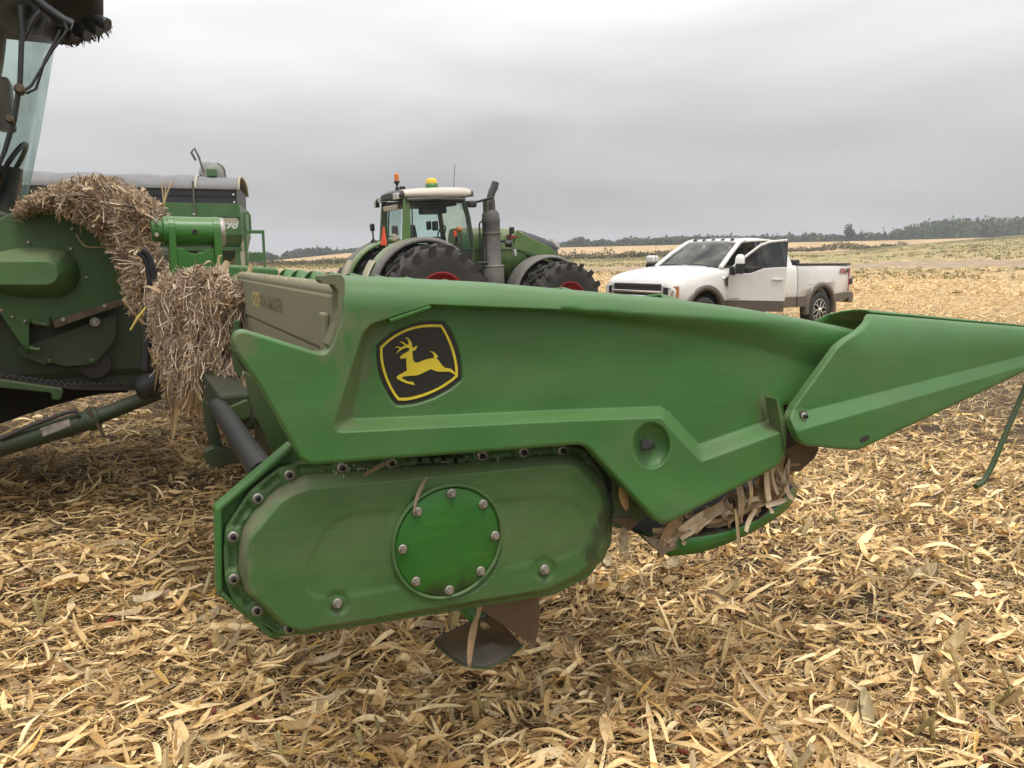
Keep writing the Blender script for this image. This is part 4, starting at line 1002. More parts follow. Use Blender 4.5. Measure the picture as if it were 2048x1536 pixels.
# small fold-link parts by the row hoods
plate('link_plate', [(500, 557), (535, 548), (537, 551), (503, 562)], 2.0, .15, M['green_clean'], head, .003)
plate('link_arm', [(518, 553), (531, 551), (534, 563), (543, 564), (552, 569), (520, 566)], 2.02, .08, M['green_dark'], head, .004)
MB().lathe(hl(539., 564., 1.98), (0, -1, 0), [(.022, -.02), (.022, .01), (.012, .014)], 16).build('link_pin', M['steel'], head)
# ------------------------------------------------------------------ combine harvester behind the head
comb = empty('combine_harvester', HEADLOC, HYAW, 'big green combine harvester with glass cab carrying the corn header', 'combine')
LF = 3.55
def z2(pts, ox=0, oy=320, s=3.657): return np.array([(ox + a / s, oy + b / s) for a, b in pts])
side_o = [(-160, 470), (-60, 440), (0, 437), (40, 415), (105, 410), (150, 432), (200, 472), (240, 530), (252, 592), (250, 604), (104, 645), (59, 645), (59, 703), (52, 704), (0, 627), (-160, 600)]
CO = z2([(-300, 700), (0, 672), (150, 642), (350, 637), (480, 662), (555, 740), (585, 820), (560, 920), (490, 985), (400, 1004), (150, 1004), (0, 970), (-300, 950)])
CI = z2([(-300, 742), (0, 742), (350, 742), (400, 770), (430, 830), (400, 890), (350, 912), (0, 912), (-300, 912)])
def bulge_h(P):
    ini = inside(P, CI); do, di = seg_dist(P, CO), seg_dist(P, CI)
    t = np.where(ini, 1.0, do / (do + di + 1e-6)); return np.where(inside(P, CO), .15 * np.clip(t, 0, 1) ** .62, 0)
fside = relief('feeder_house_side', np.array(side_o, float), None, M['green_feeder'], comb, LF, [], 14, 3, .004, .03)
cvr = relief('drive_cover', rpoly(CO, 8, 2), bulge_h, M['green_cover'], comb, LF - .012, [(CI, True)], 6, 2, .003, .012)
for a, b in ((210, 602), (517, 648), (631, 858), (12, 1097), (93, 1147), (182, 1178), (524, 505)):
    p = z2([(a, b)])[0]; MB().lathe(hl(p[0], p[1], LF), (0, -1, 0), [(.011, -.005), (.011, .006), (.006, .010)], 10).build('bolt', M['steel'], fside)
plate('wear_bar', z2([(380, 1180), (912, 1008), (920, 1052), (400, 1230)]), LF - .03, .03, M['rust'], comb, .004)
for a, b in ((768, 1067), (465, 1168)):
    p = z2([(a, b)])[0]; MB().lathe(hl(p[0], p[1], LF - .03), (0, -1, 0), [(.016, 0), (.016, .006), (.009, .010)], 12).build('bolt', M['steel'], comb)
def z6(pts): return np.array([(a / 5.909, 600 + b / 5.909) for a, b in pts])
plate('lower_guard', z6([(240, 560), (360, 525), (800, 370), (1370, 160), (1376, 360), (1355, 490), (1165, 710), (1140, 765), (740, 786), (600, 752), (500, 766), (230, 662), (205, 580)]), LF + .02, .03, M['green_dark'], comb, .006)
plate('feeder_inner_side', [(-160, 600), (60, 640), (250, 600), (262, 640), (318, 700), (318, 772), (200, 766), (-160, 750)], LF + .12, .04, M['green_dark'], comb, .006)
p = z6([(1123, 255)])[0]; MB().lathe(hl(p[0], p[1], LF + .015), (0, -1, 0), [(.028, 0), (.028, .02), (.022, .022), (.018, .012), (.010, .012), (.009, .03)], 20).build('bearing', M['steel'], comb)
for a, b, r_ in ((585, 722, .015), (1085, 720, .018), (755, 230, .015)):
    p = z6([(a, b)])[0]; MB().lathe(hl(p[0], p[1], LF + .015), (0, -1, 0), [(r_, 0), (r_, .01), (r_ * .6, .016)], 12).build('bolt', M['green_dirty'], comb)
# sprocket
c = hl(190., 728., LF + .06); rs = mpp(190, 728, LF) * 30; pts = []
for k in range(32):
    for q, rr in ((0, .90), (.35, 1.0), (.6, 1.0), (.95, .90)):
        an = (k + q) * 2 * math.pi / 32; pts.append((c[0] + rs * rr * math.cos(an), c[1], c[2] + rs * rr * math.sin(an)))
MB().prism(pts, (0, .02, 0)).build('sprocket', M['chassis'], comb)
# latch handle on the bracket
MB().tube(hl(np.array([64., 72, 86, 96]), np.array([643., 646, 649, 650]), LF - .06), .012, 8).build('latch_handle', M['green_dirty'], comb)
MB().tube(hl(np.array([93., 95.]), np.array([650., 634.]), LF - .05), .022, 10).build('latch_pin', M['green_dirty'], comb)
MB().tube(hl(np.array([58., 70, 80]), np.array([696., 700, 699]), LF - .04), .014, 8).build('foot_tab', M['green_dirty'], comb)
# chain rail and frame below
plate('chain_rail', [(-160, 748), (0, 760), (124, 778), (126, 786), (120, 800), (104, 799), (102, 786), (0, 775), (-160, 764)], LF - .05, .05, M['green_dirty'], comb, .005)
plate('lower_rail', [(-160, 735), (0, 750), (130, 768), (312, 772), (312, 782), (150, 780), (0, 760), (-160, 745)], LF, .06, M['chassis'], comb, .004)
for k in range(22):
    a = 2 + k * 13.0; yy = np.interp(a, [0, 130, 312], [750, 767, 771]); V = hl(np.array([a, a + 8, a + 8, a]), np.array([yy - 3.2, yy - 2.4, yy + 2, yy + 1.5]), LF - .012)
    MB().prism(V, (0, .02, 0)).build('chain_link', M['steel_dark'], comb, .002)
plate('undercarriage', [(-200, 768), (262, 774), (256, 785), (206, 788), (160, 797), (100, 814), (40, 834), (0, 848), (-200, 905)], 3.95, 1.7, material('shadow black undercarriage', (.008, .008, .007), .9, var=.3), comb, .01)  # near-black undercarriage, shadow put into its colour; depth added to shade the ground
# lift cylinder
LC = 3.25
cy = hl(np.array([-150., 0, 186]), np.array([945., 893, 838]), LC); rc = mpp(100, 870, LC) * 20.5
cyl = MB().tube(cy, rc, 20).build('lift_cylinder', M['green_dark'], comb)
rd = hl(np.array([180., 318.]), np.array([840., 785.]), LC); MB().tube(rd, rc * .74, 18).build('cylinder_rod', M['green_dark'], comb)
MB().lathe(cy[2], Vector(cy[2] - cy[1]), [(rc * 1.15, -.03), (rc * 1.15, .03)], 20).build('cylinder_collar', M['green_dark'], comb, .004)
V = hl(np.array([172., 178, 210, 205]), np.array([816., 813, 868, 873]), LC - rc * 1.1); MB().prism(V, (0, .02, 0)).build('clamp_strap', M['rust'], comb)
V = hl(np.array([80., 138, 142, 86]), np.array([857., 838, 852, 873]), LC - rc * 1.02); MB().prism(V, (0, .01, 0)).build('warning_sticker', material('old sticker', (.24, .21, .17), .7, var=.5, scale=30), comb)
MB().tube(hl(np.array([0., 60, 130, 152, 158]), np.array([878., 852, 826, 821, 830]), LC - .05), .012, 8).build('hydraulic_line', M['chassis'], comb)
MB().lathe(hl(300., 772., LC), Vector(rd[1] - rd[0]), [(.045, -.08), (.07, -.06), (.078, 0), (.066, .05), (.04, .06)], 18).build('rubber_boot', M['black'], comb)
# hoses
for pts, r_ in (([(284, 500), (294, 507), (301, 520), (307, 545), (309, 565), (305, 600), (300, 640), (296, 680), (292, 740)], .016), ([(275, 505), (288, 515), (296, 535), (300, 570), (297, 610), (290, 660), (288, 740)], .012)):
    P = np.array(pts, float); MB().tube(hl(P[:, 0], P[:, 1], 2.45), r_, 10).build('hydraulic_hose', M['black'], comb)
# feeder house body behind the side plate, top
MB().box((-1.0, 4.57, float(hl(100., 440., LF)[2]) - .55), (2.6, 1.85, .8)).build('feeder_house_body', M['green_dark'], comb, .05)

# ---- cab: curved front glass, roof visor, posts, interior
CL = 4.57
def cab_ring(z, uf, hw, n=40, deep=1.7, bow=.42):
    out = []
    for k in range(n):
        s = -1 + 2 * k / (n - 1); yy = CL + hw * math.sin(s * math.pi / 2)
        out.append((uf - bow * (1 - math.cos(s * math.pi / 2)) ** 1.15 - 0.0, yy, z))
    return out
levels = []
for px_c, py_c in ((34, 470), (40, 430), (55, 350), (75, 250), (95, 130), (107, 60), (112, 20), (116, -30)):
    q = hl(float(px_c), float(py_c), 4.40); levels.append((float(q[2]), float(q[0]) - .004, .86))
zb, zt = levels[0][0], levels[-1][0]
rings = [cab_ring(z, uf, hw) for z, uf, hw in levels]
M['cabglass'] = glass('green tinted cab glass', (.76, .85, .82), .12, .02, .34)
M['winglass'] = glass('dark tinted window', (.05, .055, .06), .05, .02, .55)
M['clearglass'] = glass('pale green window', (.80, .92, .88), .03, .02, .30)
MB().loft(rings, closed=False, caps=False).build('windshield', M['cabglass'], comb)
for sgn in (-1, 1):
    g = [[(r_[0 if sgn < 0 else -1][0] - .02, r_[0 if sgn < 0 else -1][1], r_[0][2]), (-2.3, CL + sgn * .95, r_[0][2])] for r_ in rings]
    MB().loft(g, closed=False, caps=False).build('side_glass', M['cabglass'], comb)
    MB().tube([Vector(r_[0 if sgn < 0 else -1]) + Vector((-.02, 0, 0)) for r_ in rings], .06, 8).build('cab_post', M['blackgloss'], comb)
MB().box((-1.55, CL, 1.78), (1.9, 1.75, .25)).build('cab_floor', M['green_dark'], comb, .03)
MB().box((-2.35, CL, 2.7), (.12, 1.9, 1.9)).build('cab_rear_wall', M['blackgloss'], comb, .03)
# interior: seat, column, console
MB().loft([[(-1.75 + a, CL + b, z) for a, b in ((-.05, -.26), (.08, -.26), (.08, .26), (-.05, .26))] for z in (2.25, 2.6, 2.95, 3.1)], smooth=False).build('seat_back', M['black'], comb, .04)
MB().box((-1.5, CL, 2.25), (.55, .52, .15)).build('seat_cushion', M['black'], comb, .05)
_s = hl(22., 335., 4.6)
MB().tube([(_s[0] - .05, 4.6, 1.85), (_s[0] - .03, 4.6, _s[2] - .2), (_s[0], 4.6, _s[2])], .07, 10).build('steering_column', M['blackgloss'], comb)
MB().tube([(_s[0] + .10 * math.sin(a), 4.6 + .20 * math.cos(a), _s[2] + .16 * math.sin(a)) for a in np.linspace(0, 6.283, 22)], .016, 8).build('steering_wheel', M['blackgloss'], comb)
MB().box((-1.3, CL - .55, 2.45), (.5, .14, .25)).build('armrest_console', M['blackgloss'], comb, .03)
MB().box((float(hl(8., 210., 4.4)[0]), 4.4, float(hl(8., 210., 4.4)[2])), (.10, .20, .32)).build('display', M['blackgloss'], comb, .02)
# roof with forward visor and work lamps
z0 = float(hl(150., 80., 5.25)[2]); z1 = z0 + .42; uvis = float(hl(212., 40., 4.5)[0])
rr = []
for z, uf, hw in ((z0 + .03, uvis - .16, .84), (z0, uvis - .06, .88), (z0 + .06, uvis - .01, .92), (z0 + .2, uvis, .93), (z1 - .05, uvis - .05, .92), (z1, uvis - .2, .85)):
    a = cab_ring(z, uf, hw, 24, bow=.30); rr.append(a + [(-2.6, CL + hw, z), (-2.6, CL - hw, z)])
M['visor'] = material('sooty black visor', (.008, .008, .009), .8, var=.2)
MB().loft(rr).build('cab_roof', M['visor'], comb)
for k, (px, py, r_) in enumerate(((212, 48, .040), (196, 56, .050), (172, 66, .052), (146, 74, .048), (124, 70, .048))):
    c = hl(float(px), float(py), CL - .55 + .16 * k)
    MB().lathe(c, (.8, -.45, -.35), [(r_ * .5, -.10), (r_ * .9, -.06), (r_, 0), (r_ * .92, .015), (r_ * .8, .012)], 18).build('work_lamp', M['blackgloss'], comb)
n_ = 140; fx = rng.uniform(108, 218, n_); fy = np.interp(fx, [105, 140, 180, 218], [66, 84, 74, 60]) + rng.normal(0, 4, n_)
v, f, c = strips(hl(fx, fy, 4.2 + rng.uniform(0, .8, n_)), rng.normal(0, 1, (n_, 3)) * [1, .5, 1.2], rng.normal(0, 1, (n_, 3)), rng.uniform(.02, .09, n_), rng.uniform(.004, .016, n_), rng.normal(0, .8, n_), rng.normal(0, 1, n_), 3, .2, .6, np.array([[.05, .04, .03], [.10, .08, .055], [.03, .025, .02]]), np.array([.4, .3, .3]))
o_ = np_mesh('roof_debris', v, [f], M['chaff'], comb, col=c); o_['kind'] = 'stuff'
MB().tube(hl(np.array([60., 90, 125, 145]), np.array([-10., 15, 40, 50]), CL - .9), .03, 8).build('mirror_arm', M['blackgloss'], comb)
# wiper and its arms outside the glass
def outline_on_glass(pts, L): P = np.array(pts, float); return hl(P[:, 0], P[:, 1], L)
MB().tube(outline_on_glass([(128, 45), (134, 58), (125, 75), (105, 100), (62, 172), (50, 180)], 3.62), .008, 6).build('wiper_arm', M['blackgloss'], comb)
MB().tube(outline_on_glass([(120, 60), (112, 80), (90, 120), (72, 178), (52, 187)], 3.66), .008, 6).build('wiper_arm', M['blackgloss'], comb)
MB().tube(outline_on_glass([(40, 10), (44, 60), (40, 165), (28, 240), (10, 300), (-5, 340)], 3.64), [.012, .015, .015, .016, .014, .008], 6).build('wiper_blade', M['blackgloss'], comb)
MB().tube(outline_on_glass([(82, 22), (66, 40), (46, 80)], 3.66), .016, 6).build('wiper_linkage', M['blackgloss'], comb)
MB().lathe(outline_on_glass([(40, 180)], 3.62)[0], (0, -1, 0), [(.028, -.02), (.03, .03), (.018, .05)], 10).build('wiper_pivot', M['rust'], comb)
MB().lathe(outline_on_glass([(20, 240)], 3.62)[0], (0, -1, 0), [(.02, -.02), (.024, .03), (.014, .05)], 10).build('wiper_pivot', M['rust'], comb)
# body, tank and front drive tyres (mostly outside the picture, they shade the ground)
MB().hexa([(-2.4, 3.2, 1.5), (-8.5, 3.2, 1.5), (-8.5, 5.95, 1.5), (-2.4, 5.95, 1.5)], [(-2.5, 3.1, 3.9), (-8.2, 3.1, 3.9), (-8.2, 6.05, 3.9), (-2.5, 6.05, 3.9)]).build('body', M['green_clean'], comb, .12, 3)
MB().box((-2.2, 4.57, 1.05), (.5, 3.0, .5)).build('front_axle', M['chassis'], comb, .05)
def big_tyre(name, c, rad, wid, parent, lugs=22, rim=.52, lug_h=.045, rimmat=None, axis=(0, -1, 0)):
    ax = Vector(axis); c = Vector(c)
    pr_ = [(rim * rad, -wid * .42), (rad * .70, -wid * .49), (rad * .88, -wid * .50), (rad * .955, -wid * .44), (rad * .97, -wid * .2), (rad * .972, 0), (rad * .97, wid * .2), (rad * .955, wid * .44), (rad * .88, wid * .5), (rad * .70, wid * .49), (rim * rad, wid * .42)]
    ty = MB().lathe(c, ax, pr_, 40, caps=False).build(name, M['tyre'], parent)
    mb = MB(); a = ax.orthogonal().normalized(); b = ax.cross(a)
    def P(an, r_, h): return c + ax * h + (a * math.cos(an) + b * math.sin(an)) * r_
    for k in range(lugs * 2):
        sd = 1 if k % 2 else -1; an = k * math.pi / lugs; dw = .072; sw = .24
        lo = [P(an - dw, rad * .93, sd * -.02 * wid), P(an + dw, rad * .93, sd * -.02 * wid), P(an + sw + dw * 1.3, rad * .79, sd * wid * .49), P(an + sw - dw * 1.3, rad * .79, sd * wid * .49)]
        hi = [P(an - dw * .7, rad * .97 + lug_h, sd * -.02 * wid), P(an + dw * .7, rad * .97 + lug_h, sd * -.02 * wid), P(an + sw + dw, rad * .955 + lug_h * .75, sd * wid * .58), P(an + sw - dw, rad * .955 + lug_h * .75, sd * wid * .58)]
        mb.hexa(lo, hi)
    mb.build('lugs', M['tyre'], ty, .008, 1)
    rm = MB().lathe(c, ax, [(rim * rad * 1.02, wid * .43), (rim * rad * .96, wid * .45), (rim * rad * .92, wid * .36), (rim * rad * .75, wid * .12), (rim * rad * .35, wid * .06), (rim * rad * .30, wid * .16), (.001, wid * .17)], 36, caps=False).build('rim', rimmat or M['yellow'], ty)
    MB().lathe(c, -ax, [(rim * rad * 1.02, wid * .43), (rim * rad * .9, wid * .38), (rim * rad * .5, -wid * .02)], 30, caps=False).build('rim_back', rimmat or M['yellow'], ty)
    return ty
for yy in (2.55, 6.6): big_tyre('tyre', (-2.6, yy, 1.0), 1.0, .75, comb)

# ------------------------------------------------------------------ heaps of chaff
def heap(name, poly, lfun, bulge, n, label, drape=.5, lmin=.03, lmax=.16, wmin=.003, wmax=.008, hang=None, leaves=120, longs=0, S=3, curl=1.2, lw=(.009, .026), ll=(.06, .20)):
    """residue heap: lumpy core plus thousands of stalk shreds lying over its surface, in the header frame"""
    poly = np.array(poly, float)
    def surf(P, out=0.0):
        d = seg_dist(P, poly); L = lfun(P) - bulge * np.sqrt(np.clip(1 - (1 - np.clip(d / 60, 0, 1)) ** 2, 0, 1)) - (vnoise(P[:, 0], P[:, 1], 17, 3) - .5) * .10 - (vnoise(P[:, 0], P[:, 1], 8, 4) - .5) * .05 - out
        return hl(P[:, 0], P[:, 1], L)
    out = resample(poly, 7); lo, hi = out.min(0), out.max(0)
    gx, gy = np.meshgrid(np.arange(lo[0], hi[0], 5), np.arange(lo[1], hi[1], 5)); G = np.stack([gx.ravel(), gy.ravel()], 1); G = G[inside(G, out) & (seg_dist(G, out) > 3)]
    P = np.concatenate([out, G]); e = [(i, (i + 1) % len(out)) for i in range(len(out))]
    vs_, _, fs, *_ = delaunay_2d_cdt([Vector(q) for q in P], e, [], 1, 1e-4); P = np.array([tuple(q) for q in vs_])
    Vc = surf(P); tri = np.array([tuple(f) for f in fs]); back = Vc + np.array([0, .25, -.05])
    parts = []
    Fc = np.concatenate([tri, tri[:, ::-1] + len(Vc)])
    # strands
    Q = np.stack([rng.uniform(lo[0], hi[0], n * 3), rng.uniform(lo[1], hi[1], n * 3)], 1); Q = Q[inside(Q, poly)][:n]
    m = len(Q); S0 = surf(Q, .012) + np.stack([rng.normal(0, .010, m), rng.uniform(-.05, .02, m), rng.normal(0, .012, m)], 1)
    Sx, Sy = surf(Q + [4, 0], .012) - surf(Q, .012), surf(Q + [0, 4], .012) - surf(Q, .012)
    Sx /= np.linalg.norm(Sx, axis=1)[:, None]; Sy /= np.linalg.norm(Sy, axis=1)[:, None]
    nr = np.cross(Sx, Sy); nr *= np.sign(-nr[:, 1:2]); nr /= np.linalg.norm(nr, axis=1)[:, None]
    dr = drape(Q) if callable(drape) else np.full(m, drape)
    an = np.where(rng.uniform(0, 1, m) < dr, math.pi / 2 + rng.normal(0, .7, m), rng.uniform(0, math.pi, m))
    t = Sx * np.cos(an)[:, None] + Sy * np.sin(an)[:, None] + nr * rng.normal(0, .15, (m, 1))
    pw = np.array([.26, .26, .20, .12, .10, .06])
    tone = .62 + .62 * vnoise(Q[:, 0], Q[:, 1], 14, 12) + .25 * (vnoise(Q[:, 0], Q[:, 1], 5, 13) - .5)
    room = (seg_dist(Q, poly) + 5.0) * 2.0 * mpp(300, 560, 2.8)
    st_ = strips(S0, t, nr + rng.normal(0, .4, (m, 3)), np.minimum(rng.uniform(lmin, lmax, m), room), rng.uniform(wmin, wmax, m), rng.normal(0, curl, m), rng.normal(0, .8, m), S, 0, .4, PILE_PAL * 1.3, pw, tone[:, None])
    k = rng.choice(m, leaves); lv = strips(S0[k] + nr[k] * .02, t[k] + nr[k] * rng.normal(0, .16, (leaves, 1)), nr[k] + rng.normal(0, .3, (leaves, 3)), np.minimum(rng.uniform(*ll, leaves), room[k] * 1.25), rng.uniform(*lw, leaves), rng.normal(0, .9, leaves), rng.normal(0, 1.0, leaves), 5, .2, .8, np.array([[.46, .34, .20], [.54, .42, .27], [.36, .25, .14], [.30, .21, .13]]), np.array([.3, .25, .25, .2]))
    core = (np.concatenate([Vc, back]), Fc, np.tile([.13, .095, .065], (2 * len(Vc), 1)))
    allp = [st_, lv]
    if longs:
        ks = np.nonzero(Q[:, 1] > 600)[0]; ks = ks[rng.integers(0, len(ks), longs)]; an2 = math.pi / 2 + rng.normal(0, .22, longs)
        allp.append(strips(S0[ks] + nr[ks] * .015, Sx[ks] * np.cos(an2)[:, None] + Sy[ks] * np.sin(an2)[:, None], nr[ks], rng.uniform(.10, .28, longs), rng.uniform(.0025, .006, longs), rng.normal(0, .6, longs), rng.normal(0, .5, longs), 5, 0, .3, PILE_PAL * 1.4, pw))
    if hang is not None:
        hq = np.array(hang, float); h0 = surf(hq[:, :2], .03); kk = len(hq); ln = hq[:, 2] * mpp(350, 750, float(lfun(hq[:1, :2])[0]))
        allp.append(strips(h0 - np.stack([0 * ln, .02 + 0 * ln, ln * .5], 1), np.stack([hq[:, 3], 0 * ln, -1 + 0 * ln], 1), np.tile([.3, -1, 0.], (kk, 1)), ln, hq[:, 4] * .003, rng.normal(0, .5, kk), rng.normal(0, 1, kk), 8, .3, .9, np.array([[.50, .37, .20], [.40, .29, .16]]), np.array([.5, .5])))
    V, Fs, Cc = gather(allp)
    o = len(V); V = np.concatenate([V, core[0]]); Cc = np.concatenate([Cc, core[2]])
    ob = np_mesh(name, V, Fs + [core[1] + o], M['chaff'], None, col=Cc)
    ob.location = HEADLOC; ob.rotation_euler = (0, 0, HYAW)
    return tag(ob, label, 'chaff heap', None, 'stuff')
heap('chaff_heap', [(312, 572), (330, 556), (362, 549), (400, 540), (432, 546), (462, 560), (482, 586), (489, 610), (478, 634), (466, 668), (463, 704), (474, 742), (492, 775), (499, 800), (478, 806), (452, 828), (438, 800), (418, 788), (404, 806), (384, 782), (366, 790), (352, 768), (340, 752), (326, 730), (312, 712), (316, 680), (301, 652), (308, 622), (300, 596)],
     lambda P: np.interp(P[:, 0], [290, 500], [2.35, 1.55]) + .0 * P[:, 1], .17, 13000, 'grey brown chaff heap hanging over the rear corner of the corn header', lambda P: np.clip((P[:, 1] - 590) / 110, .25, .9), .025, .095, .0026, .0062, leaves=330, longs=1500, S=4, curl=1.6, lw=(.006, .018), ll=(.04, .14),
     hang=[(x_, np.interp(x_, [300, 325, 350, 400, 440, 470, 497], [690, 745, 765, 780, 800, 795, 795]) - rng.uniform(0, 40), rng.uniform(25, 95), rng.normal(0, .22), rng.uniform(1, 4.5)) for x_ in rng.uniform(302, 496, 75)] + [(345, 745, 130, -.15, 9), (330, 740, 90, .1, 6), (400, 770, 60, -.2, 6), (415, 780, 45, .2, 5), (432, 790, 55, .05, 5), (378, 780, 80, .2, 4), (322, 720, 70, -.3, 4), (310, 690, 60, -.3, 3), (440, 780, 40, -.1, 4), (355, 760, 60, .3, 7), (395, 770, 75, .1, 4), (465, 790, 30, .1, 3)])
heap('chaff_heap', [(40, 410), (60, 398), (92, 382), (125, 372), (158, 362), (190, 357), (225, 362), (262, 378), (300, 400), (334, 434), (318, 452), (306, 470), (312, 500), (330, 540), (345, 560), (310, 575), (290, 640), (262, 620), (252, 585), (246, 545), (232, 510), (208, 478), (185, 455), (155, 438), (118, 420), (95, 415), (66, 422), (40, 432), (26, 428)],
     lambda P: np.interp(P[:, 0], [0, 230, 345], [3.62, 3.45, 2.65]), .22, 14000, 'tall tan chaff heap piled on top of the feeder house below the cab', lambda P: np.clip((P[:, 1] - 430) / 200, .05, .6), .04, .21, .003, .009, leaves=800, lw=(.008, .022), ll=(.06, .20),
     hang=[(270, 590, 60, .3, 3), (262, 560, 70, -.2, 3), (290, 600, 80, .3, 4), (115, 415, 30, .1, 8)])
# loose stalks standing out of the heaps
def stalk(name, pts, L, r_, label, col=(.42, .31, .17)):
    P = np.array(pts, float); V = hl(P[:, 0], P[:, 1], L)
    rr = np.linspace(r_, r_ * .6, len(P))
    o = MB().tube(V, list(rr), 6).build(name, material('dry stalk', col, .7, var=.25, scale=40), None)
    o.location = HEADLOC; o.rotation_euler = (0, 0, HYAW)
    return tag(o, label, 'stalk')
tas = stalk('corn_tassel', [(322, 440), (326, 415), (331, 395), (337, 378), (344, 366)], 2.75, .006, 'dry branching corn tassel sticking up from the tall chaff heap')
for pts in ([(328, 410), (326, 390), (323, 368)], [(330, 400), (331, 380), (331, 364)], [(333, 390), (339, 375), (349, 362)]):
    P = np.array(pts, float); MB().tube(hl(P[:, 0], P[:, 1], 2.75), .004, 6).build('branch', tas.data.materials[0], tas)
stalk('corn_stalk', [(246, 598), (262, 618), (282, 640), (294, 652)], 2.9, .012, 'long pale corn stalk poking out beside the feeder house bar')
stalk('corn_stalk', [(294, 614), (284, 626), (276, 634), (268, 648), (261, 660)], 2.6, .008, 'bright yellow bent stalk hanging near the hydraulic hose', (.62, .47, .10))
stalk('corn_stalk', [(152, 468), (160, 482), (170, 492), (185, 495), (214, 494)], LF - .05, .006, 'thin curved tan stem lying against the feeder house side')
stalk('corn_stalk', [(440, 546), (437, 522), (439, 512), (444, 512)], 2.2, .008, 'upright dry stalk beside the pivot bracket')
stalk('corn_stalk', [(448, 545), (452, 530), (455, 522)], 2.1, .020, 'thick pale broken stalk stub behind the pivot bracket')
stalk('corn_stalk', [(496, 552), (500, 540), (502, 528)], 2.2, .016, 'torn pale leaf stub standing by the far row hoods')
# ------------------------------------------------------------------ shared vehicle helpers
def bool_cut(o, cutters):
    """cut wheel arches into a mesh and bake the result"""
    tmp = []
    for mb in cutters:
        c = mb.build('cutter', None); c.parent = None; c.matrix_world = o.matrix_world; tmp.append(c)
        m = o.modifiers.new('cut', 'BOOLEAN'); m.operation = 'DIFFERENCE'; m.object = c; m.solver = 'EXACT'
    par = o.parent; o.parent = None
    dg = bpy.context.evaluated_depsgraph_get(); dg.update()
    me = bpy.data.meshes.new_from_object(o.evaluated_get(dg))
    o.modifiers.clear(); old = o.data; o.data = me; o.parent = par
    for c in tmp: bpy.data.objects.remove(c)
    return o
def arch_band(xc, zc, r0, r1, y0, y1, a0=-10, a1=190, n=20):
    mb = MB(); rings = []
    for k in range(n + 1):
        a = R(a0 + (a1 - a0) * k / n); ca, sa = math.cos(a), math.sin(a)
        rings.append([(xc + r0 * ca, y0, zc + r0 * sa), (xc + r0 * ca, y1, zc + r0 * sa), (xc + r1 * ca, y1 - .012 * (1 if y1 > y0 else -1), zc + r1 * sa), (xc + r1 * ca, y0, zc + r1 * sa)])
    return mb.loft(rings, smooth=True)
def xpoly(mb, pts, y0, y1): return mb.prism([(x, y0, z) for x, z in pts], (0, y1 - y0, 0))

# ------------------------------------------------------------------ pickup truck
TR = empty('pickup_truck', (6.5, 18.55, 0.0), R(216.7), 'white crew cab pickup with brown lower trim and its front door open', 'pickup')
M['white'] = material('white car paint', (.70, .685, .65), .25, var=.02, coat=.6, dust=.10, dust_col=(.55, .48, .38))
M['brown'] = material('brown trim paint', (.085, .068, .052), .4, var=.05, coat=.3, dust=.25, dust_col=(.22, .18, .13))
M['chrome'] = material('chrome', (.75, .75, .74), .15, 1.0, var=.03)
M['alloy'] = material('alloy wheel', (.45, .44, .42), .32, .7, var=.08)
M['redlens'] = material('red lamp lens', (.30, .012, .015), .25, var=.1, coat=.4)
M['amber'] = material('amber lens', (.42, .14, .05), .3, var=.1, coat=.3)
M['lens'] = material('lamp lens', (.55, .55, .53), .15, .2, var=.1, coat=.5)
M['interior'] = material('dark cabin fabric', (.03, .03, .032), .8, var=.2)
def body_ring(x, zb, zt, w, wt, crown=.03):
    half = [(0, zb), (w - .12, zb), (w - .03, zb + .08), (w, zb + .30), (w, zb + (zt - zb) * .62), (w - .015, zt - .16), ((w + wt) / 2 - .005, zt - .05), (wt, zt - .005), (wt * .6, zt + crown * .8), (0, zt + crown)]
    return [(x, y, z) for y, z in half] + [(x, -y, z) for y, z in half[-2:0:-1]]
# bed
bed = MB().loft([body_ring(x, zb, zt, w, wt, .0) for x, zb, zt, w, wt in ((-1.27, .74, 1.42, .955, .90), (-1.22, .60, 1.44, .985, .93), (-.6, .56, 1.45, .995, .94), (.93, .56, 1.45, .995, .94))]).build('bed', M['white'], TR)
cut = lambda xc, r: MB().lathe((xc, -1.3, .45), (0, 1, 0), [(r, 0), (r, 2.6)], 40)
bool_cut(bed, [cut(0, .53)])
cabb = MB().loft([body_ring(x, .55, zt, w, wt, c) for x, zt, w, wt, c in ((.965, 1.44, .995, .93, .0), (2.2, 1.43, 1.0, .94, .0), (3.12, 1.41, 1.0, .93, .02))]).build('cab_body', M['white'], TR)
front = MB().loft([body_ring(x, zb, zt, w, wt, c) for x, zb, zt, w, wt, c in ((3.125, .55, 1.40, 1.0, .90, .05), (3.5, .55, 1.395, 1.005, .88, .07), (4.1, .55, 1.37, 1.01, .86, .07), (4.6, .58, 1.31, .995, .83, .06), (4.82, .62, 1.25, .97, .80, .04), (4.93, .66, 1.16, .94, .78, .01), (4.96, .75, 1.08, .90, .74, .0))]).build('front_body', M['white'], TR)
bool_cut(front, [cut(4.06, .55)])
# two-tone lower band
for x0, x1 in ((.54, .93), (.97, 3.12), (3.13, 3.52)):
    for s in (-1, 1):
        if s > 0 and x0 == .97: x1_ = 1.95
        else: x1_ = x1
        xpoly(MB(), [(x0, .53), (x1_, .53), (x1_, .76), (x0, .76)], s * .96, s * 1.004).build('lower_trim', M['brown'], TR, .006)
for s in (-1, 1):
    xpoly(MB(), [(-1.27, .70), (-.52, .56), (-.54, .78), (-1.27, .82)], s * .94, s * 1.0).build('lower_trim', M['brown'], TR, .006)
    for xc, r_ in ((0, .53), (4.06, .55)):
        arch_band(xc, .45, r_ - .02, r_ + .085, s * .90, s * 1.035).build('fender_flare', M['brown'], TR)
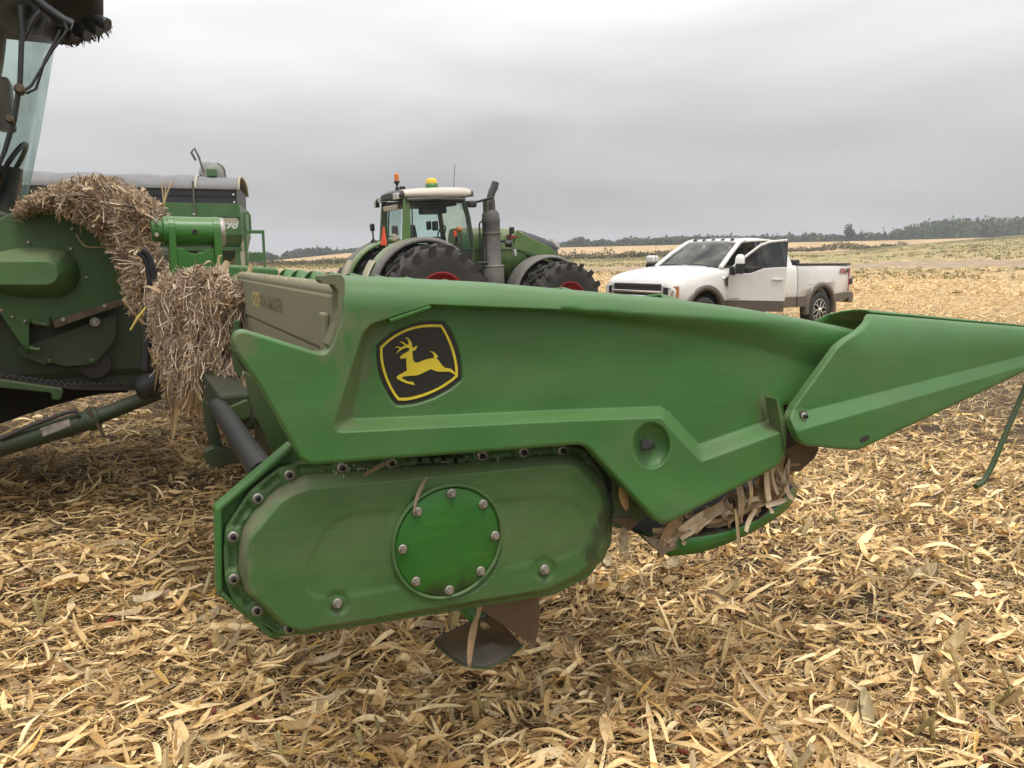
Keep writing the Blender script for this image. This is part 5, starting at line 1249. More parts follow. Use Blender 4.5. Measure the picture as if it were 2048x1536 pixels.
# glasshouse
AP0, AP1 = (3.30, .88, 1.41), (2.50, .70, 1.93)
for s in (-1, 1):
    def Y(p): return Vector((p[0], p[1] * s, p[2]))
    MB().tube([Y(AP0), Y((2.9, .80, 1.69)), Y(AP1), Y((2.3, .695, 1.985))], [.05, .05, .05, .04], 8).build('windshield_pillar', M['white'], TR)
    MB().hexa([Y((.98, .93, 1.42)), Y((1.30, .95, 1.42)), Y((1.30, .93, 1.42)), Y((.98, .90, 1.42))], [Y((1.10, .71, 1.97)), Y((1.24, .73, 1.97)), Y((1.24, .70, 1.97)), Y((1.10, .69, 1.97))]).build('rear_pillar', M['white'], TR, .01)
    MB().hexa([Y((1.95, .95, 1.42)), Y((2.10, .95, 1.42)), Y((2.10, .90, 1.42)), Y((1.95, .90, 1.42))], [Y((1.93, .725, 1.95)), Y((2.03, .725, 1.95)), Y((2.03, .69, 1.95)), Y((1.93, .69, 1.95))]).build('centre_pillar', M['blackgloss'], TR, .01)
    MB().add([Y((1.30, .935, 1.42)), Y((1.95, .94, 1.42)), Y((1.93, .715, 1.94)), Y((1.24, .715, 1.94))], [(0, 1, 2, 3)]).build('rear_door_window', M['winglass'], TR)
    if s < 0: MB().add([Y((2.10, .94, 1.42)), Y((3.18, .92, 1.42)), Y((2.5, .71, 1.91)), Y((2.03, .715, 1.94))], [(0, 1, 2, 3)]).build('front_door_window', M['winglass'], TR)
    MB().tube([Y((2.5, .70, 1.95)), Y((1.7, .735, 1.985)), Y((1.1, .70, 1.96))], .028, 8).build('roof_rail', M['white'], TR)
    MB().box((1.52, s * 1.012, 1.17), (.20, .03, .035)).build('door_handle', M['white'], TR, .010)
    # doors' shut lines
    MB().box((1.98, s * 1.0, .95), (.012, .012, .82)).build('shut_line', M['blackgloss'], TR)
rf = []
for x, z, w in ((1.06, 1.955, .68), (1.2, 2.0, .70), (1.8, 2.03, .71), (2.3, 2.01, .70), (2.53, 1.955, .67)):
    rf.append([(x, -w, z - .05), (x, -w * .96, z - .005), (x, -w * .6, z + .012), (x, 0, z + .02), (x, w * .6, z + .012), (x, w * .96, z - .005), (x, w, z - .05), (x, 0, z - .06)])
MB().loft(rf).build('roof', M['white'], TR)
for yy in (-.5, -.25, 0, .25, .5): MB().lathe((2.46, yy, 1.985), (.25, 0, 1), [(.045, -.01), (.045, .012), (.03, .03)], 10).build('roof_marker_lamp', M['blackgloss'], TR)
MB().add([(1.9, -.45, 2.055), (2.25, -.45, 2.042), (2.25, .45, 2.042), (1.9, .45, 2.055)], [(0, 1, 2, 3)]).build('sunroof', M['blackgloss'], TR)
ws = [[(3.33 - .10 * (y / .85) ** 2, y, 1.42) for y in np.linspace(-.85, .85, 9)], [(2.95 - .09 * (y / .8) ** 2, y * .94, 1.69) for y in np.linspace(-.85, .85, 9)], [(2.57 - .07 * (y / .7) ** 2, y * .79, 1.94) for y in np.linspace(-.85, .85, 9)]]
M['shieldglass'] = glass('windshield glass', (.34, .38, .37), .12, .02, 1.0)
MB().loft(ws, closed=False, caps=False).build('windshield', M['shieldglass'], TR)
MB().add([(1.0, -.85, 1.44), (1.0, .85, 1.44), (1.09, .66, 1.93), (1.09, -.66, 1.93)], [(0, 1, 2, 3)]).build('rear_window', M['winglass'], TR)
for y0, y1 in ((-.6, .05), (.05, .7)): MB().tube([(3.40, y1, 1.44), (3.30, (y0 + y1) / 2, 1.475), (3.34, y0, 1.46)], .014, 6).build('wiper', M['blackgloss'], TR)
MB().box((3.05, 0, 1.40), (.55, 1.6, .10)).build('dashboard', M['interior'], TR, .04)
for yy in (-.4, .4):
    MB().box((2.2, yy, 1.45), (.16, .48, .75), m=Matrix.Rotation(R(-14), 3, 'Y')).build('front_seat', M['interior'], TR, .06); MB().box((1.3, yy, 1.4), (.16, .6, .6)).build('rear_seat', M['interior'], TR, .06)
MB().tube([(2.85 + .05 * math.sin(a), .4 + .18 * math.cos(a), 1.48 + .17 * math.sin(a)) for a in np.linspace(0, 6.283, 18)], .015, 6).build('steering_wheel', M['interior'], TR)
# doorway opening seen behind the swung door
xpoly(MB(), [(2.10, .62), (3.08, .62), (3.10, 1.40), (2.10, 1.42)], 1.0, 1.003).build('door_opening', M['interior'], TR)
# open front door
DR = bpy.data.objects.new('front_door', None); C.objects.link(DR); DR.parent = TR; DR.scale = (.95, 1, 1); DR.location = (3.37, .985, 0); DR.rotation_euler = (0, 0, R(-57)); DR.empty_display_size = .1
def door_part(n, mb, mat, bev=.008): return mb.build(n, mat, DR, bev)
door_part('door_panel', xpoly(MB(), [(0, .76), (-1.16, .76), (-1.17, 1.40), (-1.16, 1.435), (-.72, 1.41), (-.46, 1.31), (-.06, 1.29), (0, 1.20)], -.10, .012), M['white'], .014)
door_part('door_lower', xpoly(MB(), [(0, .55), (-1.14, .55), (-1.16, .757), (0, .757)], -.10, .010), M['brown'], .01)
MB().tube([(-.02, .0, 1.29), (-.06, -.02, 1.40), (-.36, -.10, 1.66), (-.62, -.17, 1.86), (-.80, -.205, 1.925), (-1.05, -.215, 1.95), (-1.15, -.215, 1.955)], .030, 8).build('window_frame', M['white'], DR)
MB().hexa([(-1.13, .0, 1.42), (-1.17, .0, 1.42), (-1.17, -.03, 1.42), (-1.13, -.03, 1.42)], [(-1.13, -.205, 1.94), (-1.165, -.205, 1.94), (-1.165, -.235, 1.94), (-1.13, -.235, 1.94)]).build('window_post', M['interior'], DR)
MB().add([(-.06, -.005, 1.29), (-.46, -.005, 1.31), (-.72, -.005, 1.41), (-1.15, -.005, 1.425), (-1.15, -.205, 1.94), (-.80, -.195, 1.915), (-.60, -.17, 1.85), (-.34, -.10, 1.65), (-.06, -.02, 1.40)], [tuple(range(9))]).build('door_window', M['winglass'], DR)
door_part('door_handle', MB().box((-1.0, .03, 1.19), (.21, .03, .035)), M['white'], .010)
door_part('sill_badge', MB().box((-.14, .014, .80), (.22, .008, .035)), M['chrome'], .002)
# mirror on the door
door_part('mirror_arm', MB().box((-.16, .12, 1.38), (.06, .22, .06)), M['blackgloss'], .01)
door_part('mirror_base', MB().box((-.08, .02, 1.36), (.13, .05, .17)), M['blackgloss'], .02)
mo = door_part('mirror_housing', MB().box((-.25, .27, 1.40), (.18, .26, .20)), M['blackgloss'], .03)
MB().loft([[(-.25 + a * k, .27 + b * k, z) for a, b in ((-.092, -.132), (.095, -.132), (.095, .132), (-.092, .132))] for z, k in ((1.503, 1.02), (1.59, .98), (1.65, .80), (1.685, .45))]).build('mirror_cap', M['white'], DR, .02)
MB().box((-.155, .27, 1.42), (.012, .20, .045)).build('mirror_lamp', M['chrome'], DR, .004)
# passenger mirror
MB().box((3.02, -1.12, 1.40), (.10, .28, .05)).build('mirror_arm', M['blackgloss'], TR, .01)
MB().box((2.98, -1.28, 1.40), (.18, .26, .20)).build('mirror_housing', M['blackgloss'], TR, .03); MB().box((2.98, -1.28, 1.58), (.185, .265, .17)).build('mirror_cap', M['white'], TR, .05, 3)
# grille, lamps, bumper, vent
MB().box((4.965, 0, .93), (.06, 1.28, .36)).build('grille', M['blackgloss'], TR, .02)
for zz_ in (1.06, 1.0): MB().box((4.995, 0, zz_), (.03, 1.20, .018)).build('grille_slat', M['steel_dark'], TR, .004)
for zz_ in (.955, .86): MB().box((5.0, 0, zz_), (.05, 1.36, .045)).build('grille_bar', M['chrome'], TR, .012)
for s in (-1, 1):
    MB().hexa([(4.93, s * .66, .88), (4.80, s * .955, .86), (4.80, s * .955, 1.10), (4.95, s * .66, 1.10)], [(4.99, s * .66, .88), (4.87, s * .972, .86), (4.85, s * .972, 1.09), (4.985, s * .66, 1.09)]).build('headlight', M['lens'], TR, .012)
    MB().hexa([(4.97, s * .72, .90), (4.92, s * .86, .89), (4.92, s * .86, 1.04), (4.97, s * .72, 1.05)], [(5.0, s * .72, .90), (4.945, s * .86, .89), (4.945, s * .86, 1.04), (5.0, s * .72, 1.05)]).build('headlight_bezel', M['blackgloss'], TR, .008)
    MB().hexa([(4.89, s * .90, .88), (4.80, s * .965, .87), (4.80, s * .965, 1.06), (4.89, s * .90, 1.07)], [(4.925, s * .90, .88), (4.86, s * .985, .87), (4.85, s * .985, 1.06), (4.92, s * .90, 1.07)]).build('turn_lamp', M['amber'], TR, .006)
    MB().hexa([(3.39, s * .99, .98), (3.50, s * .99, 1.04), (3.56, s * .99, 1.24), (3.39, s * .99, 1.28)], [(3.40, s * 1.024, 1.0), (3.49, s * 1.024, 1.05), (3.545, s * 1.024, 1.22), (3.40, s * 1.024, 1.26)]).build('fender_vent', M['chrome'], TR, .006)
    MB().hexa([(3.42, s * 1.0, 1.03), (3.48, s * 1.0, 1.06), (3.52, s * 1.0, 1.20), (3.42, s * 1.0, 1.23)], [(3.42, s * 1.03, 1.03), (3.48, s * 1.03, 1.06), (3.52, s * 1.03, 1.20), (3.42, s * 1.03, 1.23)]).build('vent_mesh', M['blackgloss'], TR, .004)
    MB().hexa([(-1.29, s * .90, .84), (-1.10, s * .975, .84), (-1.12, s * .975, 1.38), (-1.28, s * .90, 1.38)], [(-1.31, s * .92, .84), (-1.14, s * 1.0, .84), (-1.14, s * 1.0, 1.37), (-1.30, s * .92, 1.37)]).build('tail_lamp', M['redlens'], TR, .015)
    MB().box((-1.225, s * .987, 1.06), (.14, .03, .14)).build('tail_lamp_insert', M['steel_dark'], TR, .01)
    xpoly(MB(), [(-.46, .28), (-.43, .28), (-.40, .70), (-.46, .72)], s * .72, s * .99).build('mud_flap', M['black'], TR, .004)
MB().box((4.98, 0, .66), (.16, 1.9, .26)).build('front_bumper', M['brown'], TR, .04)
MB().box((-1.36, 0, .68), (.22, 1.9, .24)).build('rear_bumper', M['brown'], TR, .03)
xpoly(MB(), [(.33, 1.02), (.55, 1.02), (.56, 1.20), (.35, 1.20)], .994, 1.0).build('fuel_door', M['white'], TR, .006)
for s in (-1, 1):
    MB().box((-.15, s * .93, 1.468), (2.16, .07, .045)).build('bed_rail', M['blackgloss'], TR, .012)
MB().tube([(.72, -.82, 1.50), (.72, .82, 1.50)], .075, 12).build('rolled_cover', M['black'], TR)
MB().box((-1.2, 0, 1.45), (.06, 1.7, .03)).build('tailgate_cap', M['blackgloss'], TR, .008)
text('lettering', 'FX4', .17, M['redlens'], TR, Matrix(((-1, 0, 0, -.72), (0, 0, 1, .997), (0, 1, 0, 1.25), (0, 0, 0, 1))), .006, .003, .2, .34)
text('lettering', '4', .17, M['steel_dark'], TR, Matrix(((-1, 0, 0, -.945), (0, 0, 1, 1.0005), (0, 1, 0, 1.25), (0, 0, 0, 1))), .006, .003, .2, .115)
MB().tube([(3.55, -.85, 1.38), (3.52, -.86, 2.05)], .004, 5).build('antenna', M['blackgloss'], TR)
xpoly(MB(), [(-.9, .5), (4.7, .5), (4.7, .62), (-.9, .62)], -.6, .6).build('chassis', M['chassis'], TR)
for o_ in TR.children:
    if o_.name.split('.')[0] in ('windshield_pillar', 'centre_pillar', 'roof', 'roof_rail', 'roof_marker_lamp', 'sunroof', 'windshield', 'wiper', 'dashboard', 'front_seat', 'steering_wheel', 'front_door_window', 'mirror_arm', 'mirror_housing', 'mirror_cap', 'rear_pillar', 'rear_window', 'rear_door_window'):
        o_.location.x += .20 if not o_.name.startswith('rear_') else .08
# wheels
def pickup_wheel(x, s):
    r_ = .425; c = Vector((x, s * .86, r_)); ax = Vector((0, s, 0)); w = .28
    ty = MB().lathe(c, ax, [(.27, -w * .45), (.34, -w * .5), (.40, -w * .47), (r_, -w * .3), (r_ + .003, 0), (r_, w * .3), (.40, w * .47), (.34, w * .5), (.27, w * .46), (.262, w * .40)], 36, caps=False).build('wheel', M['tyre'], TR)
    MB().lathe(c, ax, [(.265, w * .42), (.262, w * .46), (.247, w * .45)], 36, caps=False).build('rim', M['alloy'], ty)
    MB().lathe(c, ax, [(.247, w * .44), (.238, w * .15), (.23, -w * .2)], 36, caps=False).build('rim_barrel', M['chassis'], ty)
    MB().lathe(c, ax, [(.225, -w * .22), (.001, -w * .2)], 24).build('brake_disc', M['chassis'], ty)
    mb = MB()
    for k in range(7):
        an = k * 2 * math.pi / 7; a = Vector((math.cos(an), 0, math.sin(an)))
        for sp in (-.26, .26):
            b = Vector((math.cos(an + sp), 0, math.sin(an + sp))); t = Vector((-math.sin(an), 0, math.cos(an))) * .015
            m_ = a * .14; mb.hexa([c + m_ - t + ax * .10, c + m_ + t + ax * .10, c + b * .245 + t + ax * .105, c + b * .245 - t + ax * .105], [c + m_ - t + ax * .125, c + m_ + t + ax * .125, c + b * .245 + t + ax * .125, c + b * .245 - t + ax * .125])
        t = Vector((-math.sin(an), 0, math.cos(an))) * .02
        mb.hexa([c - t + ax * .10 + a * .03, c + t + ax * .10 + a * .03, c + a * .15 + t + ax * .10, c + a * .15 - t + ax * .10], [c - t + ax * .13 + a * .03, c + t + ax * .13 + a * .03, c + a * .15 + t + ax * .127, c + a * .15 - t + ax * .127])
    mb.build('spokes', M['alloy'], ty, .003, 1)
    MB().lathe(c, ax, [(.065, .09), (.06, .15), (.04, .165), (.001, .168)], 18).build('hub_cap', M['chrome'], ty)
for x in (0, 4.06):
    for s in (-1, 1): pickup_wheel(x, s)

# ------------------------------------------------------------------ tractor
TC = empty('tractor', (-2.5, 18.66, -.37), R(28.5), 'green four wheel drive tractor with cream roof, dual tyres and red rims', 'tractor')
TC.rotation_euler = (0, -R(2.4), R(28.5))
M['tgreen'] = material('tractor green paint', (.050, .135, .022), .35, var=.06, coat=.2, dust=.30, dust_col=(.28, .26, .14), top_dust=.35)
M['tdark'] = material('tractor frame dark green', (.018, .045, .016), .4, var=.1, dust=.2, dust_col=(.15, .14, .09))
M['tgrey'] = material('grey fender plastic', (.10, .098, .092), .55, var=.08, dust=.45, dust_col=(.22, .20, .16), top_dust=.3)
M['tcharcoal'] = material('charcoal hood plastic', (.032, .032, .034), .42, var=.08, dust=.2, dust_col=(.14, .13, .11), top_dust=.2)
M['cream'] = material('cream roof', (.55, .50, .42), .5, var=.05, dust=.35, dust_col=(.50, .44, .34))
M['trim'] = material('dusty cream lamp pod', (.36, .34, .24), .55, var=.1, dust=.4, dust_col=(.36, .31, .21))
M['rimred'] = material('red rim paint', (.26, .010, .014), .38, var=.1, dust=.12, dust_col=(.22, .10, .07))
M['exhaust'] = material('exhaust grey', (.075, .073, .068), .6, .2, var=.15, dust=.35, dust_col=(.20, .18, .14))
M['orange'] = material('orange beacon', (.62, .16, .02), .3, var=.05, coat=.3)
M['smv'] = material('fluorescent orange triangle', (.85, .085, .03), .5, var=.03)
M['gpsy'] = material('yellow receiver', (.75, .48, .01), .4, var=.05)
# wheels, inner and outer duals
for yy, o_ in ((-.95, 0), (-1.85, 1), (.95, 0), (1.85, 1)):
    big_tyre('rear_tyre', (0, yy, 1.12), 1.12, .72, TC, 17, .50, .095, M['rimred'], (0, -1 if yy < 0 else 1, 0))
    big_tyre('front_tyre', (3.35, yy * .97, .86), .86, .62, TC, 16, .49, .085, M['rimred'], (0, -1 if yy < 0 else 1, 0))
MB().tube([(0, -1.9, 1.12), (0, 1.9, 1.12)], .16, 14).build('rear_axle', M['tdark'], TC); MB().tube([(3.35, -1.8, .86), (3.35, 1.8, .86)], .12, 12).build('front_axle', M['tdark'], TC)
MB().box((1.7, 0, 1.0), (4.6, .75, .75)).build('chassis', M['tdark'], TC, .06)
# fenders
def fender(xc, zc, r_, y0, y1, a0, a1, mat, name, th=.05, lip=.0):
    mb = MB(); rings = []
    for k in range(25):
        a = R(a0 + (a1 - a0) * k / 24); ca, sa = math.cos(a), math.sin(a); m_ = .06
        prof_ = [(y0, r_), (y0 + (y1 - y0) * .2, r_ + .03), (y0 + (y1 - y0) * .8, r_ + .03), (y1, r_ - .02), (y1, r_ - .02 - lip), (y1 - (y1 - y0) * .06, r_ - .03 - lip), (y0 + (y1 - y0) * .5, r_ - th + .02), (y0, r_ - th)]
        rings.append([(xc + q * ca, y, zc + q * sa) for y, q in prof_])
    return mb.loft(rings).build(name, mat, TC)
for s in (-1, 1):
    fender(0, 1.12, 1.29, s * .58, s * 1.02, 52, 196, M['tgreen'], 'rear_fender')
    fender(0, 1.12, 1.30, s * 1.02, s * 1.36, 22, 200, M['tgrey'], 'rear_fender_extension', .06, .05)
    fender(3.35, .86, 1.03, s * .62, s * 1.22, 40, 178, M['tgrey'], 'front_fender', .05, .03)
    # lamp pods on the back of the fender
    for a0, a1, mt in ((142, 158, 'trim'), (165, 188, 'trim')):
        fender(0, 1.12, 1.365, s * .62, s * 1.0, a0, a1, M[mt], 'lamp_pod', .10)
    an = R(176); MB().box((math.cos(an) * 1.375, s * .80, 1.12 + math.sin(an) * 1.375), (.03, .20, .08)).build('tail_lamp', M['redlens'], TC, .008)
    an = R(168)
    for q in range(4): MB().box((math.cos(an) * 1.373, s * (.72 + .045 * q), 1.12 + math.sin(an) * 1.373), (.02, .03, .06), m=Matrix.Rotation(-an, 3, 'Y')).build('vent_slot', M['blackgloss'], TC)
an = R(163); MB().box((math.cos(an) * 1.325, -.70 + 1.35, 1.12 + math.sin(an) * 1.325), (.012, .12, .14), m=Matrix.Rotation(-(an), 3, 'Y')).build('warning_sticker', M['gpsy'], TC)
# hood
def hood_ring(x, zb, zt, w, r_=.5):
    return [(x, -w, zb), (x, -w, zb + (zt - zb) * .55), (x, -w * .93, zb + (zt - zb) * .82), (x, -w * .70, zt - .03), (x, -w * .3, zt), (x, w * .3, zt), (x, w * .70, zt - .03), (x, w * .93, zb + (zt - zb) * .82), (x, w, zb + (zt - zb) * .55), (x, w, zb)]
MB().loft([hood_ring(x, zb, zt, w) for x, zb, zt, w in ((1.35, 1.35, 2.64, .46), (2.0, 1.35, 2.65, .47), (2.7, 1.40, 2.60, .46), (3.1, 1.45, 2.53, .45), (3.45, 1.5, 2.43, .43))]).build('hood', M['tgreen'], TC)
MB().loft([hood_ring(x, zb, zt, w) for x, zb, zt, w in ((3.1, 1.65, 2.545, .452), (3.45, 1.6, 2.445, .437), (3.78, 1.4, 2.33, .42), (4.0, 1.25, 2.21, .40), (4.12, 1.15, 2.08, .37), (4.15, 1.10, 1.85, .35))]).build('hood_nose', M['tcharcoal'], TC)
for s in (-1, 1):
    xpoly(MB(), [(2.85, 2.55), (3.15, 2.38), (3.8, 2.10), (4.03, 1.88), (4.06, 1.5), (3.92, 1.5), (3.72, 1.72), (3.05, 1.95), (2.7, 2.1)], s * .40, s * .485).build('hood_side_panel', M['tgreen'], TC, .02)
    xpoly(MB(), [(1.5, 2.12), (2.85, 2.09), (3.75, 1.79), (3.77, 1.77), (2.85, 2.055), (1.5, 2.085)], s * .45, s * .492).build('side_crease', M['tdark'], TC, .004)
    MB().hexa([(3.86, s * .36, 2.24), (4.09, s * .37, 2.04), (4.09, s * .37, 2.17), (3.89, s * .36, 2.33)], [(3.86, s * .425, 2.24), (4.14, s * .40, 2.04), (4.12, s * .40, 2.17), (3.89, s * .425, 2.33)]).build('headlight', M['lens'], TC, .008)
    for q in range(2): MB().box((4.12, s * (.20 + .1 * q), 2.07), (.05, .07, .14)).build('headlight_bar', M['lens'], TC, .008)
xpoly(MB(), [(2.55, 2.45), (2.88, 2.385), (2.55, 2.32)], -.50, -.455).build('hood_arrow', M['rimred'], TC)
# cab frame
cx0, cx1, cw, cz0, cz1 = -.28, 1.36, .80, 1.55, 3.30
posts = {'rr': [(-.34, 2.10), (-.26, 2.6), (-.20, 3.32)], 'fr': [(1.40, 1.55), (1.42, 2.3), (1.26, 3.30)]}
for s in (-1, 1):
    MB().hexa([(-.36, s * .82, 2.0), (-.14, s * .84, 2.0), (-.14, s * .78, 2.0), (-.36, s * .76, 2.0)], [(-.22, s * .76, 3.34), (-.06, s * .78, 3.34), (-.06, s * .73, 3.34), (-.22, s * .71, 3.34)]).build('rear_cab_post', M['tgreen'], TC, .02)
    MB().tube([(1.40, s * .80, 1.45), (1.44, s * .82, 2.2), (1.36, s * .79, 2.9), (1.27, s * .75, 3.32)], .05, 8).build('front_cab_post', M['tdark'], TC)
    MB().tube([(-.16, s * .82, 3.28), (.6, s * .83, 3.30), (1.27, s * .77, 3.28)], .05, 8).build('roof_beam', M['tcharcoal'], TC)
    MB().tube([(-.14, s * .84, 2.28), (-.04, s * .85, 2.15), (.2, s * .86, 2.08), (.55, s * .86, 1.98), (.9, s * .86, 1.60), (1.4, s * .82, 1.48)], .045, 8).build('sill_beam', M['tgreen'] if s > 0 else M['tcharcoal'], TC)
    MB().add([(-.14, s * .83, 2.25), (.2, s * .85, 2.08), (.55, s * .86, 1.98), (.9, s * .86, 1.60), (1.40, s * .82, 1.48), (1.44, s * .82, 2.2), (1.36, s * .79, 2.9), (1.27, s * .755, 3.28), (-.08, s * .76, 3.28)], [tuple(range(9))]).build('door_glass', M['clearglass'], TC)
    MB().tube([(-.10, s * .838, 2.28), (-.02, s * .765, 3.22), (1.22, s * .762, 3.22), (1.30, s * .80, 2.9), (1.36, s * .83, 2.3), (1.34, s * .83, 2.28)], .022, 6).build('door_frame', M['tcharcoal'], TC)
MB().add([(-.38, -.76, 2.15), (-.38, .76, 2.15), (-.24, .70, 3.28), (-.24, -.70, 3.28)], [(0, 1, 2, 3)]).build('rear_window', M['clearglass'], TC)
MB().add([(1.46, -.80, 1.9), (1.46, .80, 1.9), (1.28, .74, 3.28), (1.28, -.74, 3.28)], [(0, 1, 2, 3)]).build('front_window', M['clearglass'], TC)
MB().box((.5, 0, 1.62), (1.7, 1.4, .22)).build('cab_floor', M['tcharcoal'], TC, .04)
MB().box((-.30, 0, 2.0), (.14, 1.5, .45)).build('cab_rear_panel', M['tgreen'], TC, .04)
MB().box((1.40, -.35, 1.85), (.1, .9, .6)).build('cab_front_panel', M['tdark'], TC, .03)
# interior
MB().box((.25, .05, 2.48), (.14, .42, .55), m=Matrix.Rotation(R(-8), 3, 'Y')).build('seat_back', M['interior'], TC, .06); MB().box((.48, 0, 2.22), (.5, .5, .16)).build('seat_cushion', M['interior'], TC, .05)
MB().box((.5, -.38, 2.38), (.6, .16, .14)).build('armrest', M['interior'], TC, .04)
MB().box((.62, -.52, 2.70), (.05, .30, .22)).build('display', M['interior'], TC, .02); MB().box((.60, -.18, 2.72), (.05, .24, .20)).build('display', M['interior'], TC, .02)
MB().tube([(1.15, 0, 1.8), (1.02, 0, 2.5)], .06, 8).build('steering_column', M['interior'], TC)
MB().tube([(1.0 + .07 * math.sin(a), .20 * math.cos(a), 2.55 + .16 * math.sin(a)) for a in np.linspace(0, 6.283, 18)], .018, 6).build('steering_wheel', M['interior'], TC)
MB().box((.5, 0, 3.22), (1.3, 1.3, .14)).build('headliner', M['interior'], TC, .03); MB().box((.75, -.1, 3.08), (.5, .6, .18)).build('overhead_console', M['interior'], TC, .03)
# roof
rings = []
for x, z0, z1, w in ((-.30, 3.36, 3.45, .70), (-.2, 3.35, 3.51, .80), (.3, 3.35, 3.55, .84), (.9, 3.35, 3.57, .84), (1.3, 3.35, 3.57, .80), (1.50, 3.38, 3.54, .72)):
    rings.append([(x, -w, z0), (x, -w, (z0 + z1) / 2), (x, -w * .9, z1 - .01), (x, -w * .5, z1 + .02), (x, 0, z1 + .03), (x, w * .5, z1 + .02), (x, w * .9, z1 - .01), (x, w, (z0 + z1) / 2), (x, w, z0), (x, 0, z0)])
MB().loft(rings[1:]).build('roof', M['cream'], TC)
MB().loft([[(p[0] - .0, p[1], p[2]) for p in rg] for rg in rings[:2]]).build('roof_rear', M['tcharcoal'], TC)
MB().loft([[(x, y, z) for y, z in ((-.72, 3.36), (-.70, 3.49), (.70, 3.49), (.72, 3.36))] for x in (1.49, 1.56)]).build('roof_visor', M['tcharcoal'], TC, .03)
for yy in (-.62, -.45, .62): MB().box((-.30, yy, 3.38), (.09, .13, .14)).build('work_lamp', M['lens'], TC, .02)
MB().box((-.32, .80, 3.28), (.10, .14, .16)).build('work_lamp', M['blackgloss'], TC, .02); MB().tube([(-.28, .66, 3.40), (-.32, .80, 3.37)], .03, 6).build('lamp_arm', M['blackgloss'], TC)
MB().box((-.375, .80, 3.28), (.02, .11, .12)).build('work_lamp_lens', M['lens'], TC, .01)
MB().box((-.30, -.1, 3.14), (.06, .9, .12)).build('blind_box', M['trim'], TC, .02)
bc = MB().tube([(-.20, -.35, 3.5), (-.20, -.35, 3.70)], .025, 8).build('beacon_stem', M['blackgloss'], TC)
MB().lathe((-.20, -.35, 3.70), (0, 0, 1), [(.03, -.05), (.07, 0), (.07, .03), (.05, .04)], 14).build('beacon_base', M['blackgloss'], TC); MB().lathe((-.20, -.35, 3.74), (0, 0, 1), [(.052, 0), (.056, .11), (.052, .15), (.03, .17)], 16).build('beacon', M['orange'], TC)
for yy in (.1, .4): MB().loft([[(.1 + a, yy + b, z) for a, b in ((-.07, -.03), (.07, -.03), (.07, .03), (-.07, .03))] for z in (3.54, 3.65)]).build('roof_fin', M['blackgloss'], TC, .02)
MB().lathe((.72, -.2, 3.57), (0, 0, 1), [(.17, -.02), (.155, .06), (.14, .12), (.12, .13)], 20).build('receiver_base', M['green_clean'], TC); MB().lathe((.72, -.2, 3.67), (0, 0, 1), [(.13, 0), (.13, .08), (.115, .12), (.07, .145), (.001, .15)], 20).build('receiver_dome', M['gpsy'], TC)
MB().tube([(1.2, -.4, 3.6), (1.26, -.4, 4.12)], .006, 5).build('antenna', M['steel_dark'], TC)
# exhaust stack, filter canister
EX, EY = 1.95, -.80
MB().lathe((EX, EY, 1.0), (0, 0, 1), [(.25, 0), (.27, .05), (.27, .70), (.215, .72), (.215, 1.72), (.225, 1.75), (.225, 1.80), (.215, 1.83), (.205, 1.95), (.14, 2.03)], 26).build('muffler', M['exhaust'], TC)
MB().tube([(EX + .02, EY, 2.7), (EX + .02, EY, 3.2), (EX + .02, EY, 3.33), (EX + .06, EY, 3.45), (EX + .13, EY, 3.56), (EX + .17, EY, 3.68)], [.105, .105, .09, .09, .095, .085], 16).build('exhaust_pipe', M['tcharcoal'], TC)
MB().loft([[(EX - .14 + a, EY + b, z) for a, b in ((-.02, -.11), (.10, -.13), (.10, .1), (-.02, .1))] for z in (2.80, 2.95, 3.20, 3.27)]).build('heat_shield', M['exhaust'], TC, .03)
for k in range(8): MB().box((EX - .06, EY - .125, 2.86 + k * .05), (.07, .02, .025)).build('shield_slot', M['chassis'], TC)
MB().lathe((EX, EY, 1.69), (0, 0, 1), [(.275, 0), (.28, .02), (.275, .04)], 26).build('muffler_band', M['steel'], TC); MB().lathe((EX, EY, 2.45), (0, 0, 1), [(.22, 0), (.235, .03), (.22, .06)], 26).build('muffler_band', M['exhaust'], TC)
MB().box((EX, EY - .27, 1.20), (.22, .02, .015)).build('muffler_rib', M['steel'], TC)
# handrail, steps, mirrors, lamps
MB().tube([(1.60, -.88, 1.75), (1.60, -.88, 2.70), (1.63, -.88, 2.76), (1.74, -.88, 2.76), (1.77, -.88, 2.70), (1.77, -.88, 1.75)], .022, 8).build('handrail', M['blackgloss'], TC); MB().tube([(1.45, -.9, 1.80), (1.85, -.9, 1.80)], .03, 8).build('handrail_bar', M['tdark'], TC)
for k in range(3): MB().box((1.35, -.90, 1.35 - k * .28), (.5, .35, .05)).build('step', M['tcharcoal'], TC, .01)
MB().tube([(1.30, -.76, 3.22), (1.55, -.95, 3.22), (1.85, -1.15, 3.30)], .03, 8).build('mirror_arm', M['blackgloss'], TC); MB().box((1.42, -.90, 3.17), (.22, .16, .16)).build('work_lamp', M['blackgloss'], TC, .05)
MB().tube([(2.12, -.62, 2.30), (2.40, -.80, 2.28), (2.48, -.82, 2.5)], .035, 8).build('lamp_bracket', M['blackgloss'], TC); MB().box((2.50, -.82, 2.54), (.10, .12, .16)).build('side_lamp', M['blackgloss'], TC, .02); MB().lathe((2.42, -.86, 2.22), (.9, -.3, 0), [(.07, -.12), (.09, -.02), (.09, .03), (.07, .04)], 14).build('horn', M['blackgloss'], TC)
MB().box((2.52, -.88, 2.0), (.05, .15, .17)).build('side_mirror', M['lens'], TC, .03)
MB().tube([(1.40, .9, 2.0), (.0, 1.2, 2.55)], .02, 6).build('grab_rail', M['blackgloss'], TC)
